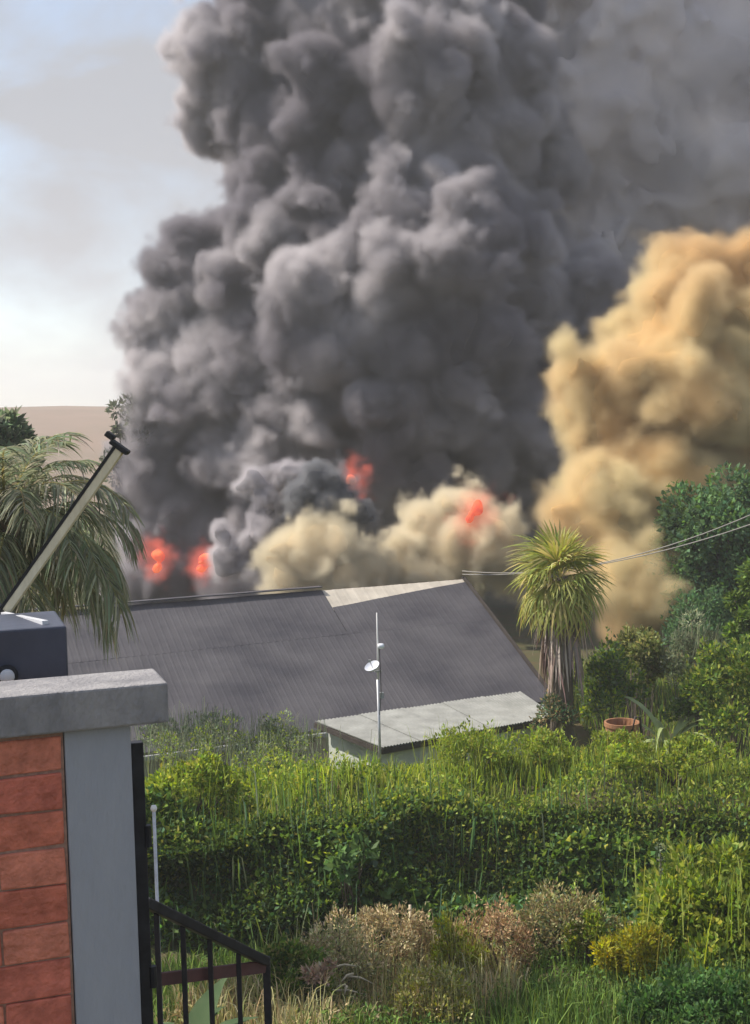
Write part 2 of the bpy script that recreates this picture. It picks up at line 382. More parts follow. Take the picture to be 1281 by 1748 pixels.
def ribbed(t0, t1, s0f, s1f, lift, rib=0.19, hgt=0.0035, back=False, thick=0.012, rows=6):
    """Trapezoid profiled sheeting between slope lines s0f(t) and s1f(t)."""
    mb = MB(); prof = []; t = t0
    while t < t1 - 1e-6:
        for dt, h in ((0, 0), (rib * 0.62, 0), (rib * 0.72, hgt), (rib * 0.90, hgt)):
            if t + dt < t1: prof.append((t + dt, h))
        t += rib
    prof.append((t1, 0)); n = len(prof)
    for q in (0, -thick):
        for r in range(rows + 1):
            for (tt, h) in prof:
                s = s0f(tt) + (s1f(tt) - s0f(tt)) * r / rows
                wob = 0.012 * mnoise.noise(Vector((tt * 0.9, s * 6, 2.0)))
                mb.v.append(tuple(roof_pt(tt, s, lift + h + q + wob, back)))
    k = (rows + 1) * n
    for r in range(rows):
        for i in range(n - 1):
            a = r * n + i; mb.f.append((a, a + 1, a + n + 1, a + n)); mb.f.append((k + a, k + a + n, k + a + n + 1, k + a + 1))
    for i in range(n - 1):
        a = rows * n + i; mb.f.append((a, a + 1, k + a + 1, k + a)); mb.f.append((i, k + i, k + i + 1, i + 1))
    return mb
def build_house():
    base = H_R + H_L * (H_LEN / 2); base.z = 0
    h = empty('burning_house', base, 'long low house under a dark ribbed metal roof, burning behind its ridge', 'house')
    T = 4.5
    cut = lambda t: 0.03 + 0.12 * (t / T)
    ribbed(T, H_LEN, lambda t: 0.0, lambda t: 0.36 + 0.002 * t, 0.026).build('roof_sheeting', M_roof, h)
    ribbed(0.0, T - 0.02, cut, lambda t: 0.365, 0.024).build('roof_sheeting', M_roof, h)
    ribbed(0.0, H_LEN, lambda t: 0.345, lambda t: 1.0, 0.02, rows=9).build('roof_sheeting', M_roof, h)
    ribbed(0.0, T - 0.02, lambda t: -0.0, lambda t: cut(t) + 0.02, 0.004, rib=0.3, hgt=0.004, rows=2).build('ridge_sheet', M_pale, h)
    ribbed(0.0, H_LEN, lambda t: 0.0, lambda t: 1.0, 0.0, back=True).build('back_roof_sheeting', M_roof, h)
    c = MB()
    for t0, t1 in ((T + 0.02, H_LEN),):
        c.bar(roof_pt(t0, 0, 0.12), roof_pt(t1, 0, 0.12), 0.22, 0.03)
    c.build('ridge_cap', M_roof, h)
    w = MB(); z1 = H_E - 0.08; ins = 0.09
    f0, f1 = roof_pt(0.35, 1 - ins), roof_pt(H_LEN - 0.3, 1 - ins); b0, b1 = roof_pt(0.35, 1 - ins, back=True), roof_pt(H_LEN - 0.3, 1 - ins, back=True)
    zt = f0.z - 0.06
    def col(p, z): return Vector((p.x, p.y, z))
    q = [col(f0, 0), col(f1, 0), col(b1, 0), col(b0, 0), col(f0, zt), col(f1, zt), col(b1, zt), col(b0, zt), roof_pt(0.35, 0, -0.12), roof_pt(H_LEN - 0.3, 0, -0.12)]
    w.add(q, [(0, 1, 5, 4), (1, 2, 6, 9, 5), (2, 3, 7, 6), (3, 0, 4, 8, 7)])
    w.build('wall', M_plaster, h)
    g = MB(); a, b = roof_pt(-0.02, 1.015, -0.05), roof_pt(H_LEN, 1.015, -0.05)
    g.bar(a, b, 0.11, 0.10); g.build('gutter', M_gutter, h)
    for back in (False, True):
        r = MB(); r.bar(roof_pt(-0.05, 0.0, 0.0, back), roof_pt(-0.05, 1.02, 0.0, back), 0.04, 0.2); r.build('barge_board', M_darkwood, h)
    # a door and two windows under the eave
    for t, wd, z0, z1, nm in ((2.4, 0.9, 0.1, 1.95, 'door'), (5.2, 1.3, 0.9, 1.8, 'window'), (8.6, 1.3, 0.9, 1.8, 'window')):
        p = roof_pt(t, 1 - ins); ax = (H_L, H_N, Vector((0, 0, 1)))
        fr = MB(); cc = col(p, (z0 + z1) / 2) + H_N * 0.02; fr.box(cc, (wd + 0.12, 0.05, z1 - z0 + 0.12), ax); f_o = fr.build(nm, M_darkwood, h)
        pn = MB(); pn.box(cc + H_N * 0.03, (wd, 0.03, z1 - z0), ax); pn.build('pane' if nm == 'window' else 'panel', M_gutter, f_o)
build_house()

# ------------------------------------------------------------------ lean-to shed
def build_shed():
    z = 2.62
    M_top = mat('pale_cement_sheet', (0.17, 0.17, 0.158), 0.8, col2=(0.28, 0.28, 0.26), scale=2.2, bump=0.25, bscale=14, spec=0.25)
    BL, FL, FR, BR = Pz(538, 1231, z), Pz(652, 1276, z - 0.08), Pz(948, 1223, z - 0.08), Pz(886, 1181, z)
    c = (BL + FL + FR + BR) / 4
    s = empty('shed', (c.x, c.y, 1.0), 'low shed with a pale flat ribbed roof between the dark house and the tall grass', 'shed')
    # corrugated sheets laid side by side, ribs running front to back
    n = 5
    for k in range(n):
        mb = MB(); m = 24; a0, a1 = k / n, (k + 1) / n
        lift = 0.012 * (k % 2) + 0.004
        for q in (0, -0.02):
            for r in range(2):
                for i in range(m + 1):
                    a = a0 + (a1 - a0) * i / m + (0.006 if i == m else 0)
                    p = (BL.lerp(BR, a)).lerp(FL.lerp(FR, a), r * 1.0 + (0.02 * (k % 2)) * r); p.z += lift + q + 0.012 * math.cos(i * math.pi)
                    mb.v.append(tuple(p))
        w = m + 1
        for i in range(m):
            mb.f.append((i, i + w, i + w + 1, i + 1)); mb.f.append((2 * w + i, 2 * w + i + 1, 3 * w + i + 1, 3 * w + i))
            mb.f.append((w + i, 3 * w + i, 3 * w + i + 1, w + i + 1)); mb.f.append((i, i + 1, 2 * w + i + 1, 2 * w + i))
        mb.f.append((0, 2 * w, 3 * w, w)); mb.f.append((m, m + w, m + 3 * w, m + 2 * w))
        mb.build('roof_sheet', M_top, s)
    fa = MB(); dz = Vector((0, 0, -0.085))
    fa.bar(FL + dz, FR + dz, 0.04, 0.11); fa.bar(BL + dz, FL + dz, 0.04, 0.11); fa.bar(BR + dz, FR + dz, 0.04, 0.11); fa.build('fascia', M_darkwood, s)
    w = MB(); q = [x.lerp(c, 0.10) for x in (BL, FL, FR, BR)]
    w.add([Vector((p.x, p.y, 0.9)) for p in q] + [Vector((p.x, p.y, z - 0.16)) for p in q], [(0, 1, 5, 4), (1, 2, 6, 5), (2, 3, 7, 6), (3, 0, 4, 7), (4, 5, 6, 7)])
    w.build('wall', mat('limewash', (0.50, 0.52, 0.46), 0.9, vary=0.2, scale=2, bump=0.2), s)
build_shed()

# ------------------------------------------------------------------ antenna mast in front of the shed
def build_mast():
    b = P(649, 1290, 25.7); z0 = float(ground_z(b.x, b.y)); b.z = z0 - 0.2; top = P(643.5, 1046, 25.7); mid = P(645, 1100, 25.7)
    M_al = mat('dull_aluminium', (0.45, 0.45, 0.46), 0.45, 0.6, vary=0.15); M_w = mat('white_plastic', (0.72, 0.73, 0.78), 0.5, vary=0.05)
    o = empty('antenna_mast', (b.x, b.y, z0), 'thin grey antenna mast with small white fittings in front of the pale shed roof', 'antenna')
    a = MB(); knee = P(645.5, 1160, 25.7); a.tube([b, knee], 0.030, 8); a.build('pole', M_al, o, True)
    a = MB(); a.tube([knee - Vector((0, 0, 0.1)), mid, top], [0.022, 0.018, 0.012], 8); a.build('whip', mat('white_fibreglass', (0.7, 0.68, 0.66), 0.5), o, True)
    x = Vector((1, 0, 0)); n = Vector((0, -1, 0))
    c = P(650, 1103, 25.62); d = MB(); d.lathe(c - x * 0.06, [(0.0, 0), (0.045, 0.005), (0.055, 0.04), (0.055, 0.10), (0.04, 0.13), (0, 0.135)], 12, x); d.build('radio_unit', M_w, o, True)
    c = P(637, 1140, 25.55); d = MB(); ax = Vector((-0.35, -0.4, 0.85)).normalized()
    d.lathe(c, [(0.155, 0.06), (0.12, 0.02), (0.06, -0.015), (0.0, -0.025), (0.0, -0.04), (0.065, -0.03), (0.125, 0.01), (0.16, 0.055), (0.155, 0.06)], 20, ax); ds = d.build('dish', M_w, o, True)
    d = MB(); d.bar(c, c + ax * 0.17, 0.018); d.box(c + ax * 0.18, (0.05, 0.05, 0.05)); d.build('feed_horn', M_al, ds)
    d = MB(); d.bar(P(640, 1146, 25.65), P(652, 1146, 25.68), 0.035, 0.03); d.build('clamp', M_al, o)
    c = P(652, 1187, 25.66); d = MB(); d.box(c, (0.09, 0.07, 0.13)); d.build('junction_box', M_gutter, o, bevel=0.01)
    d = MB(); d.tube([P(648, 1106, 25.6), P(650, 1150, 25.62), P(651, 1182, 25.63), P(648.5, 1220, 25.63)], 0.008, 6); d.build('cable', mat('black_cable', (0.02, 0.02, 0.02), 0.6), o)
build_mast()

# ------------------------------------------------------------------ brick wall with concrete column and cap, front left
W_YAW = math.radians(19); W_A = Vector((math.cos(W_YAW), math.sin(W_YAW), 0)); W_N = Vector((math.sin(W_YAW), -math.cos(W_YAW), 0)); W_Z = Vector((0, 0, 1)); W_AX = (W_A, W_N, W_Z)
W_O = P(223, 1236, 5.0)
M_conc = mat('grey_concrete', (0.19, 0.183, 0.19), 0.9, col2=(0.36, 0.34, 0.335), scale=7, bump=0.6, bscale=55, spec=0.12, detail=10, stretch=(1, 1, 0.5))
M_col = mat('painted_render', (0.31, 0.32, 0.355), 0.85, col2=(0.375, 0.38, 0.41), scale=4.5, bump=0.45, bscale=45, spec=0.15, stretch=(1, 1, 0.25), detail=8)
M_mortar = mat('mortar', (0.33, 0.20, 0.15), 0.95, vary=0.3, scale=30, bump=0.5)
def wp(s, n, z): return W_O + W_A * s + W_N * n + W_Z * z
def build_wall():
    b = wp(-0.6, 0, 0); b.z = float(ground_z(b.x, b.y)); dn = b.z - W_O.z - 0.4
    w = empty('brick_wall', b, 'red brick wall with grey concrete column and thick concrete cap slab at the left edge', 'wall')
    m = MB(); m.box(wp(-0.128, -0.128, dn / 2), (0.256, 0.256, -dn), W_AX); m.build('column', M_col, w, bevel=0.008)
    m = MB(); m.box(wp(-0.82, -0.115, 0.082), (1.93, 0.33, 0.16), W_AX); m.build('cap_slab', M_conc, w, bevel=0.01)
    m = MB(); m.box(wp(-0.94, -0.102, dn / 2), (1.36, 0.19, -dn), W_AX); m.build('mortar_bed', M_mortar, w)
    rng = random.Random(4); hs = 0.1475; L = 0.36
    mats = [mat('fired_clay', c, 0.9, vary=0.34, scale=11, bump=0.9, bscale=34, spec=0.12) for c in ((0.60, 0.185, 0.118), (0.52, 0.155, 0.10), (0.62, 0.215, 0.14), (0.56, 0.165, 0.112))]
    r = 0; z = -0.012
    while z > dn:
        s = -0.258 + (-0.02 if r % 2 else -0.22) + (0.24 if r % 2 == 0 else 0)
        s = -0.266; first = True
        while s > -1.6:
            ln = (0.255 if r % 2 else 0.36) if first else L
            first = False
            bl = MB(); jit = rng.uniform(-0.004, 0.006)
            hh = hs - 0.010 + rng.uniform(-0.003, 0.003)
            bl.box(wp(s - ln / 2, -0.022 + jit, z - hs / 2), (ln - 0.009, 0.05, hh), W_AX)
            # uneven arrises
            bl.v = [tuple(Vector(p) + Vector((rng.uniform(-1, 1), rng.uniform(-1, 1), rng.uniform(-1, 1))) * 0.0035) for p in bl.v]
            bl.build('brick', rng.choice(mats), w, bevel=0.007)
            s -= ln
        z -= hs; r += 1
build_wall()
def build_box():
    M_dk = mat('dark_blue_steel', (0.055, 0.06, 0.085), 0.5, vary=0.25, scale=3, bump=0.1, spec=0.4); M_rim = mat('pale_rim', (0.55, 0.55, 0.57), 0.5, vary=0.1)
    c = P(114, 1068, 6.1)
    o = empty('roof_tank', (c.x - 0.4, c.y + 0.2, c.z - 0.5), 'dark blue grey steel box with a pale rimmed lid, standing behind the concrete cap slab', 'tank')
    m = MB(); m.box(c - W_A * 0.42 - W_N * 0.28 - W_Z * 0.26, (0.84, 0.56, 0.52), W_AX); m.build('body', M_dk, o, bevel=0.012)
    a, b2 = P(78, 1068, 6.15), P(-60, 1038, 7.3)
    m = MB(); l0 = P(-150, 1075, 6.12)
    m.add([a, b2, P(-260, 1040, 7.2), l0, a - W_Z * 0.02, b2 - W_Z * 0.02, P(-260, 1040, 7.2) - W_Z * 0.02, l0 - W_Z * 0.02], [(0, 1, 2, 3), (4, 7, 6, 5), (0, 4, 5, 1), (1, 5, 6, 2), (2, 6, 7, 3), (3, 7, 4, 0)])
    m.build('lid', M_dk, o)
    m = MB(); m.bar(a + W_Z * 0.012, b2 + W_Z * 0.012, 0.03, 0.024); m.build('rim', M_rim, o)
    c2 = P(12, 1153, 5.98); m = MB(); m.lathe(c2, [(0.0, 0.05), (0.03, 0.05), (0.034, 0.04), (0.034, 0.0)], 14, W_N); m.build('pipe_end', M_rim, o, True)
    m = MB(); m.lathe(c2 - W_N * 0.0, [(0.034, 0.02), (0.052, 0.02), (0.052, 0.0)], 14, W_N); m.build('pipe_collar', mat('black_rubber', (0.02, 0.02, 0.022), 0.7), o, True)
    return c
build_box()
def build_pole():
    a, b = P(6, 1046, 6.75), P(203, 766, 6.75); d = (b - a).normalized(); x = Vector((0, -1, 0)).cross(d).normalized()   # across the pole in the picture
    side = x if x.x > 0 else -x; y = Vector((0, -1, 0))
    M_t = mat('weathered_timber', (0.78, 0.70, 0.50), 0.8, col2=(0.58, 0.50, 0.34), scale=14, bump=0.4, bscale=30, stretch=(1, 1, 0.2)); M_i = mat('black_iron_and_shade', (0.018, 0.017, 0.017), 0.6, vary=0.3)
    o = empty('leaning_pole', a, 'long pale timber pole leaning up to the right with a black iron cap', 'pole')
    L = (b - a).length; c = (a + b) / 2; ax = (side, d, y)
    m = MB(); m.box(c + side * 0.010, (0.042, L, 0.06), ax); m.build('shaft', M_t, o, bevel=0.004)
    m = MB(); m.box(c - side * 0.019, (0.016, L * 1.0, 0.064), ax); m.build('shaded_side_strip', M_i, o)  # dark strip standing in for the pole's shaded side
    m = MB(); m.box(b + d * 0.01 + side * 0.0, (0.11, 0.026, 0.08), ax); m.box(b + d * 0.03 - side * 0.075, (0.05, 0.03, 0.06), ax); m.build('cap', M_i, o, bevel=0.005)
    m = MB(); m.box(a - d * 0.05, (0.15, 0.14, 0.13), ax); m.build('socket', M_i, o, bevel=0.01)
    m = MB(); m.box(a - Vector((0.02, -0.02, 0.45)), (0.16, 0.16, 0.8)); m.build('footing', M_i, o)
build_pole()

# ------------------------------------------------------------------ iron gate post, stake and stair railing
M_iron = mat('black_painted_iron', (0.022, 0.022, 0.027), 0.5, vary=0.4, scale=12, bump=0.1)
M_rust = mat('rusty_red_iron', (0.13, 0.06, 0.055), 0.7, col2=(0.09, 0.05, 0.05), scale=10, bump=0.3)
def build_gatepost():
    a = P(233, 1266, 5.25); b = Vector((a.x, a.y, float(ground_z(a.x, a.y)) - 0.3))
    o = empty('gate_post', (a.x, a.y, b.z), 'black iron gate post standing tight against the grey concrete column', 'post')
    m = MB(); m.box((a + b) / 2, (0.05, 0.05, a.z - b.z), W_AX); m.build('tube', M_iron, o, bevel=0.004)
    for z in (0.35, 0.95):
        m = MB(); m.tube([a + Vector((0.035, -0.01, -z)), a + Vector((0.035, -0.01, -z - 0.09))], 0.016, 8); m.build('hinge', M_iron, o)
    a = P(263, 1384, 6.4); b = Vector((a.x, a.y, float(ground_z(a.x, a.y)) - 0.2))
    o = empty('white_stake', (a.x, a.y, b.z), 'thin white stake with a round white knob behind the gate post', 'stake')
    m = MB(); m.tube([b, a], 0.009, 8); m.build('rod', mat('chipped_white_paint', (0.6, 0.62, 0.64), 0.6, vary=0.25, scale=20), o, True)
    m = MB(); m.lathe(a, [(0, 0.03), (0.012, 0.027), (0.018, 0.012), (0.013, 0.0), (0, -0.008)], 12); m.build('knob', mat('white_enamel', (0.8, 0.8, 0.76), 0.4), o, True)
build_gatepost()
def build_rail():
    e = P(455, 1634, 6.3); z0 = e.z - 1.35
    o = empty('stair_railing', (e.x, e.y, z0), 'black iron stair railing with rusty red middle rail below the column', 'railing')
    t0, t1 = P(244, 1538, 5.6), P(452, 1640, 6.28)
    m = MB(); m.bar(t0, t1, 0.07, 0.045); m.build('handrail', M_iron, o, bevel=0.006)
    r0, r1 = P(236, 1676, 5.7), P(453, 1650, 6.28)
    m = MB(); m.bar(r0, r1, 0.02, 0.06); m.build('middle_rail', M_rust, o, bevel=0.004)
    m = MB(); m.box((e.x, e.y, (e.z + z0) / 2), (0.036, 0.036, e.z - z0)); m.build('post', M_iron, o, bevel=0.003)
    for u in (267, 312, 358, 407):
        k = (u - 244) / (452 - 244); p = t0.lerp(t1, k); q = Pat(u, p.y, p.z)
        m = MB(); m.box((q.x, p.y, p.z - 0.62), (0.022, 0.022, 1.2)); m.build('baluster', M_iron, o)
build_rail()

# ------------------------------------------------------------------ power cables from the ridge end
M_cable = mat('grey_cable', (0.28, 0.26, 0.24), 0.7)
for k, (u1, v1, d1, sag, lab) in enumerate(((1420, 812, 29, 0.75, 'upper power cable sagging from the roof ridge to the right behind the fan palm'), (1420, 842, 29.5, 0.55, 'lower power cable sagging from the roof ridge to the right behind the fan palm'))):
    a, b = H_R + Vector((0, 0, 0.25 - 0.1 * k)), P(u1, v1, d1); pts = []
    for i in range(25):
        t = i / 24; p = a.lerp(b, t); p.z -= sag * 4 * t * (1 - t); pts.append(p)
    m = MB(); m.tube(pts, 0.013, 6); tag(link('power_cable', m.mesh('power_cable', M_cable, True)), lab, 'cable', 'power cables')
# ------------------------------------------------------------------ foliage
def foliage_mat(name, transl=0.35, rough=0.6, spec=0.2):
    m = bpy.data.materials.new(name); m.use_nodes = True; nt = m.node_tree; N = nt.nodes; L = nt.links
    b = N['Principled BSDF']; b.inputs['Roughness'].default_value = rough; b.inputs['Specular IOR Level'].default_value = spec
    a = N.new('ShaderNodeAttribute'); a.attribute_name = 'tint'; L.new(a.outputs['Color'], b.inputs['Base Color'])
    t = N.new('ShaderNodeBsdfTranslucent'); hs = N.new('ShaderNodeHueSaturation'); hs.inputs['Saturation'].default_value = 1.15; hs.inputs['Value'].default_value = 1.25; hs.inputs['Hue'].default_value = 0.485
    L.new(a.outputs['Color'], hs.inputs['Color']); L.new(hs.outputs['Color'], t.inputs['Color'])
    mx = N.new('ShaderNodeMixShader'); mx.inputs[0].default_value = transl
    L.new(b.outputs[0], mx.inputs[1]); L.new(t.outputs[0], mx.inputs[2]); L.new(mx.outputs[0], N['Material Output'].inputs['Surface'])
    return m
M_leaf = foliage_mat('green_leaves', 0.45); M_dry = foliage_mat('dry_leaves', 0.2, 0.8, 0.1); M_bark = mat('bark', (0.12, 0.095, 0.07), 0.9, vary=0.35, scale=12, bump=0.6, stretch=(1, 1, 0.3))
def unit(a): return a / np.maximum(np.linalg.norm(a, axis=-1, keepdims=True), 1e-9)
def pick(rng, pal, n, jit=0.22):
    pal = np.array(pal, float); c = pal[rng.integers(0, len(pal), n)]
    return c * (1 + rng.normal(0, jit, (n, 1))).clip(0.4, 1.8) * (1 + rng.normal(0, 0.06, (n, 3)))
class Leaf:
    """Collects leaves (folded diamonds) and blades (bent strips) as triangles with one colour each vertex."""
    def __init__(s): s.v, s.f, s.c, s.n = [], [], [], 0
    def push(s, V, Fc, C):
        k = V.shape[1]; n = V.shape[0]
        s.v.append(V.reshape(-1, 3)); s.c.append(np.repeat(C, k, 0))
        s.f.append((np.asarray(Fc)[None] + (s.n + k * np.arange(n))[:, None, None]).reshape(-1, 3)); s.n += n * k
    def leaves(s, rng, p, d, L, W, col, droop=0.15):
        n = len(p); d = unit(d); side = unit(np.cross(d, unit(rng.normal(size=(n, 3)))))
        up = np.cross(side, d); L = np.broadcast_to(L, n)[:, None]; W = np.broadcast_to(W, n)[:, None]
        mid = p + d * L * 0.45 - up * L * 0.06
        tip = p + d * L - up * L * droop
        V = np.stack([p, mid - side * W + up * W * 0.3, tip, mid + side * W + up * W * 0.3], 1)
        s.push(V, [(0, 1, 2), (0, 2, 3)], col)
    def blades(s, rng, p, h, lean, w, col, bend=0.5):
        n = len(p); a = rng.uniform(0, 2 * math.pi, n); side = np.stack([np.cos(a), np.sin(a), 0 * a], -1)
        h = np.broadcast_to(h, n)[:, None]; w = np.broadcast_to(w, n)[:, None]; z = np.array([0, 0, 1.0])
        l3 = np.concatenate([lean, np.zeros((n, 1))], 1)
        m1 = p + z * h * 0.55 + l3 * h * 0.25; m2 = p + z * h * 0.88 + l3 * h * (0.25 + 0.4 * bend); tip = p + z * h * (1.0 - 0.1 * bend) + l3 * h * (0.5 + bend * 0.6)
        V = np.stack([p - side * w, p + side * w, m1 - side * w * 0.8, m1 + side * w * 0.8, m2 - side * w * 0.5, m2 + side * w * 0.5, tip], 1)
        s.push(V, [(0, 1, 3), (0, 3, 2), (2, 3, 5), (2, 5, 4), (4, 5, 6)], col)
    def strips(s, pts, w, col, side):
        """pts: n x k x 3 centre lines, w: k half widths, side: n x 3."""
        n, k, _ = pts.shape; w = np.asarray(w)[None, :, None]
        A = pts - side[:, None] * w; B = pts + side[:, None] * w
        V = np.empty((n, 2 * k, 3)); V[:, 0::2] = A; V[:, 1::2] = B
        fc = []
        for i in range(k - 1): fc += [(2 * i, 2 * i + 1, 2 * i + 3), (2 * i, 2 * i + 3, 2 * i + 2)]
        s.push(V, fc, col)
    def mesh(s, name, m):
        V = np.concatenate(s.v).astype(np.float32); Fc = np.concatenate(s.f).astype(np.int32); C = np.concatenate(s.c).clip(0.002, 1)
        me = bpy.data.meshes.new(name); me.vertices.add(len(V)); me.vertices.foreach_set('co', V.ravel())
        me.loops.add(Fc.size); me.loops.foreach_set('vertex_index', Fc.ravel()); me.polygons.add(len(Fc))
        me.polygons.foreach_set('loop_start', np.arange(0, Fc.size, 3, dtype=np.int32)); me.update(calc_edges=True)
        at = me.attributes.new('tint', 'FLOAT_COLOR', 'POINT'); at.data.foreach_set('color', np.concatenate([C, np.ones((len(C), 1))], 1).astype(np.float32).ravel())
        me.materials.append(m); return me
# palettes: leaf reflectances
YG = [(0.29, 0.36, 0.06), (0.23, 0.31, 0.055), (0.37, 0.40, 0.095), (0.17, 0.25, 0.05)]
MG = [(0.10, 0.17, 0.04), (0.08, 0.14, 0.036), (0.14, 0.21, 0.05)]
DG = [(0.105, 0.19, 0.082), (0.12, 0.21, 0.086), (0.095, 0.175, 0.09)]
GG = [(0.20, 0.24, 0.14), (0.15, 0.19, 0.11), (0.26, 0.28, 0.18)]
YE = [(0.42, 0.38, 0.04), (0.34, 0.33, 0.05), (0.26, 0.28, 0.05)]
BR = [(0.36, 0.28, 0.13), (0.42, 0.34, 0.17), (0.27, 0.21, 0.11)]
OL = [(0.31, 0.30, 0.11), (0.39, 0.36, 0.17), (0.23, 0.25, 0.09)]
PK = [(0.50, 0.42, 0.24), (0.58, 0.50, 0.30), (0.40, 0.32, 0.19)]

def bush(name, label, cat, u, vtop, vbot, wpx, d, n, L, W, pal, seed, clumps=18, upb=0.6, mat_=None, blades=0, bpal=None, group=None, ground=True, depth=0.8, thick=0.26):
    rng = np.random.default_rng(seed); t, b = P(u, vtop, d), P(u, vbot, d)
    rx = wpx / 2 * d / F; rz = (t.z - b.z) / 2; cc = np.array(((t.x + b.x) / 2, d, b.z + rz)); ry = rx * depth
    gz = float(ground_z(cc[0], d)); o = empty(name, (cc[0], d, gz), label, cat, group)
    w = unit(rng.normal(size=(clumps, 3))) * rng.uniform(0.35, 0.92, (clumps, 1)) ** 0.6
    w[:, 2] = np.abs(w[:, 2]) * 1.25 - 0.35 + rng.normal(0, 0.1, clumps)
    ctr = cc + w * np.array([rx, ry, rz]); cr = thick * min(rx, rz * 1.3) * rng.uniform(0.7, 1.35, clumps)
    which = rng.integers(0, clumps, n); q = unit(rng.normal(size=(n, 3))); p = ctr[which] + q * (cr[which] * rng.uniform(0.3, 1.0, n) ** 0.5)[:, None] * np.array([1.15, 1.0, 1.0])
    dr = q * 0.9 + np.array([0, 0, upb]) + rng.normal(0, 0.4, (n, 3))
    tintc = rng.normal(1, 0.16, clumps).clip(0.6, 1.5)
    ns = clumps * 2; ki = rng.integers(0, clumps, ns); so = ctr[ki]; sd = unit(w[ki] * 0.8 + rng.normal(0, 0.45, (ns, 3)) + np.array([0, 0, upb])); sl = cr[ki] * rng.uniform(1.0, 2.3, ns)
    m = max(3, n // (12 * ns)); tt = rng.uniform(0.3, 1.0, (ns, m)); ps = (so[:, None] + sd[:, None] * (tt * sl[:, None])[..., None] + rng.normal(0, L * 0.15, (ns, m, 3))).reshape(-1, 3)
    p = np.concatenate([p, ps]); dr = np.concatenate([dr, np.repeat(sd, m, 0) + rng.normal(0, 0.6, (ns * m, 3))]); which = np.concatenate([which, np.repeat(ki, m)]); n = len(p)
    lf = Leaf(); lf.leaves(rng, p - np.array([cc[0], d, gz]), dr, L * rng.uniform(0.6, 1.35, n), W * rng.uniform(0.7, 1.3, n), pick(rng, pal, n) * tintc[which][:, None])
    if blades:
        pb = np.stack([cc[0] + rng.normal(0, rx * 0.5, blades), d + rng.normal(0, ry * 0.5, blades), np.full(blades, b.z)], 1)
        pb[:, 2] = np.maximum(pb[:, 2], t.z - 0.75)
        lf.blades(rng, pb - np.array([cc[0], d, gz]), np.minimum(t.z - b.z, 0.75) * rng.uniform(0.6, 1.15, blades), rng.normal(0, 0.25, (blades, 2)), L * 0.09, pick(rng, bpal or pal, blades))
    f = link('foliage', lf.mesh('foliage', mat_ or M_leaf), o)
    mb = MB(); order = rng.permutation(clumps)[:min(clumps, 9)]
    for i in order:
        e = Vector(ctr[i] - np.array([cc[0], d, gz])); s0 = Vector((rng.normal(0, rx * 0.08), rng.normal(0, ry * 0.08), -0.05)); m_ = s0.lerp(e, 0.5) + Vector((rng.normal(0, 0.05), rng.normal(0, 0.05), 0.05))
        mb.tube([s0, m_, e], [0.022, 0.014, 0.006], 5)
    link('stems', mb.mesh('stems', M_bark, True), o)
    return o

def scatter(rng, n, x0, x1, y0, y1): return rng.uniform(x0, x1, n), rng.uniform(y0, y1, n)
def clump_mask(x, y, seed, sc):
    r = np.random.default_rng(seed); k = r.normal(0, 1 / sc, (7, 2)); ph = r.uniform(0, 6.28, 7)
    return sum(np.sin(k[i, 0] * x + k[i, 1] * y + ph[i]) for i in range(7)) / 2.6
def base(x, y, dz=-0.03): return np.stack([x, y, ground_z(x, y) + dz], 1)

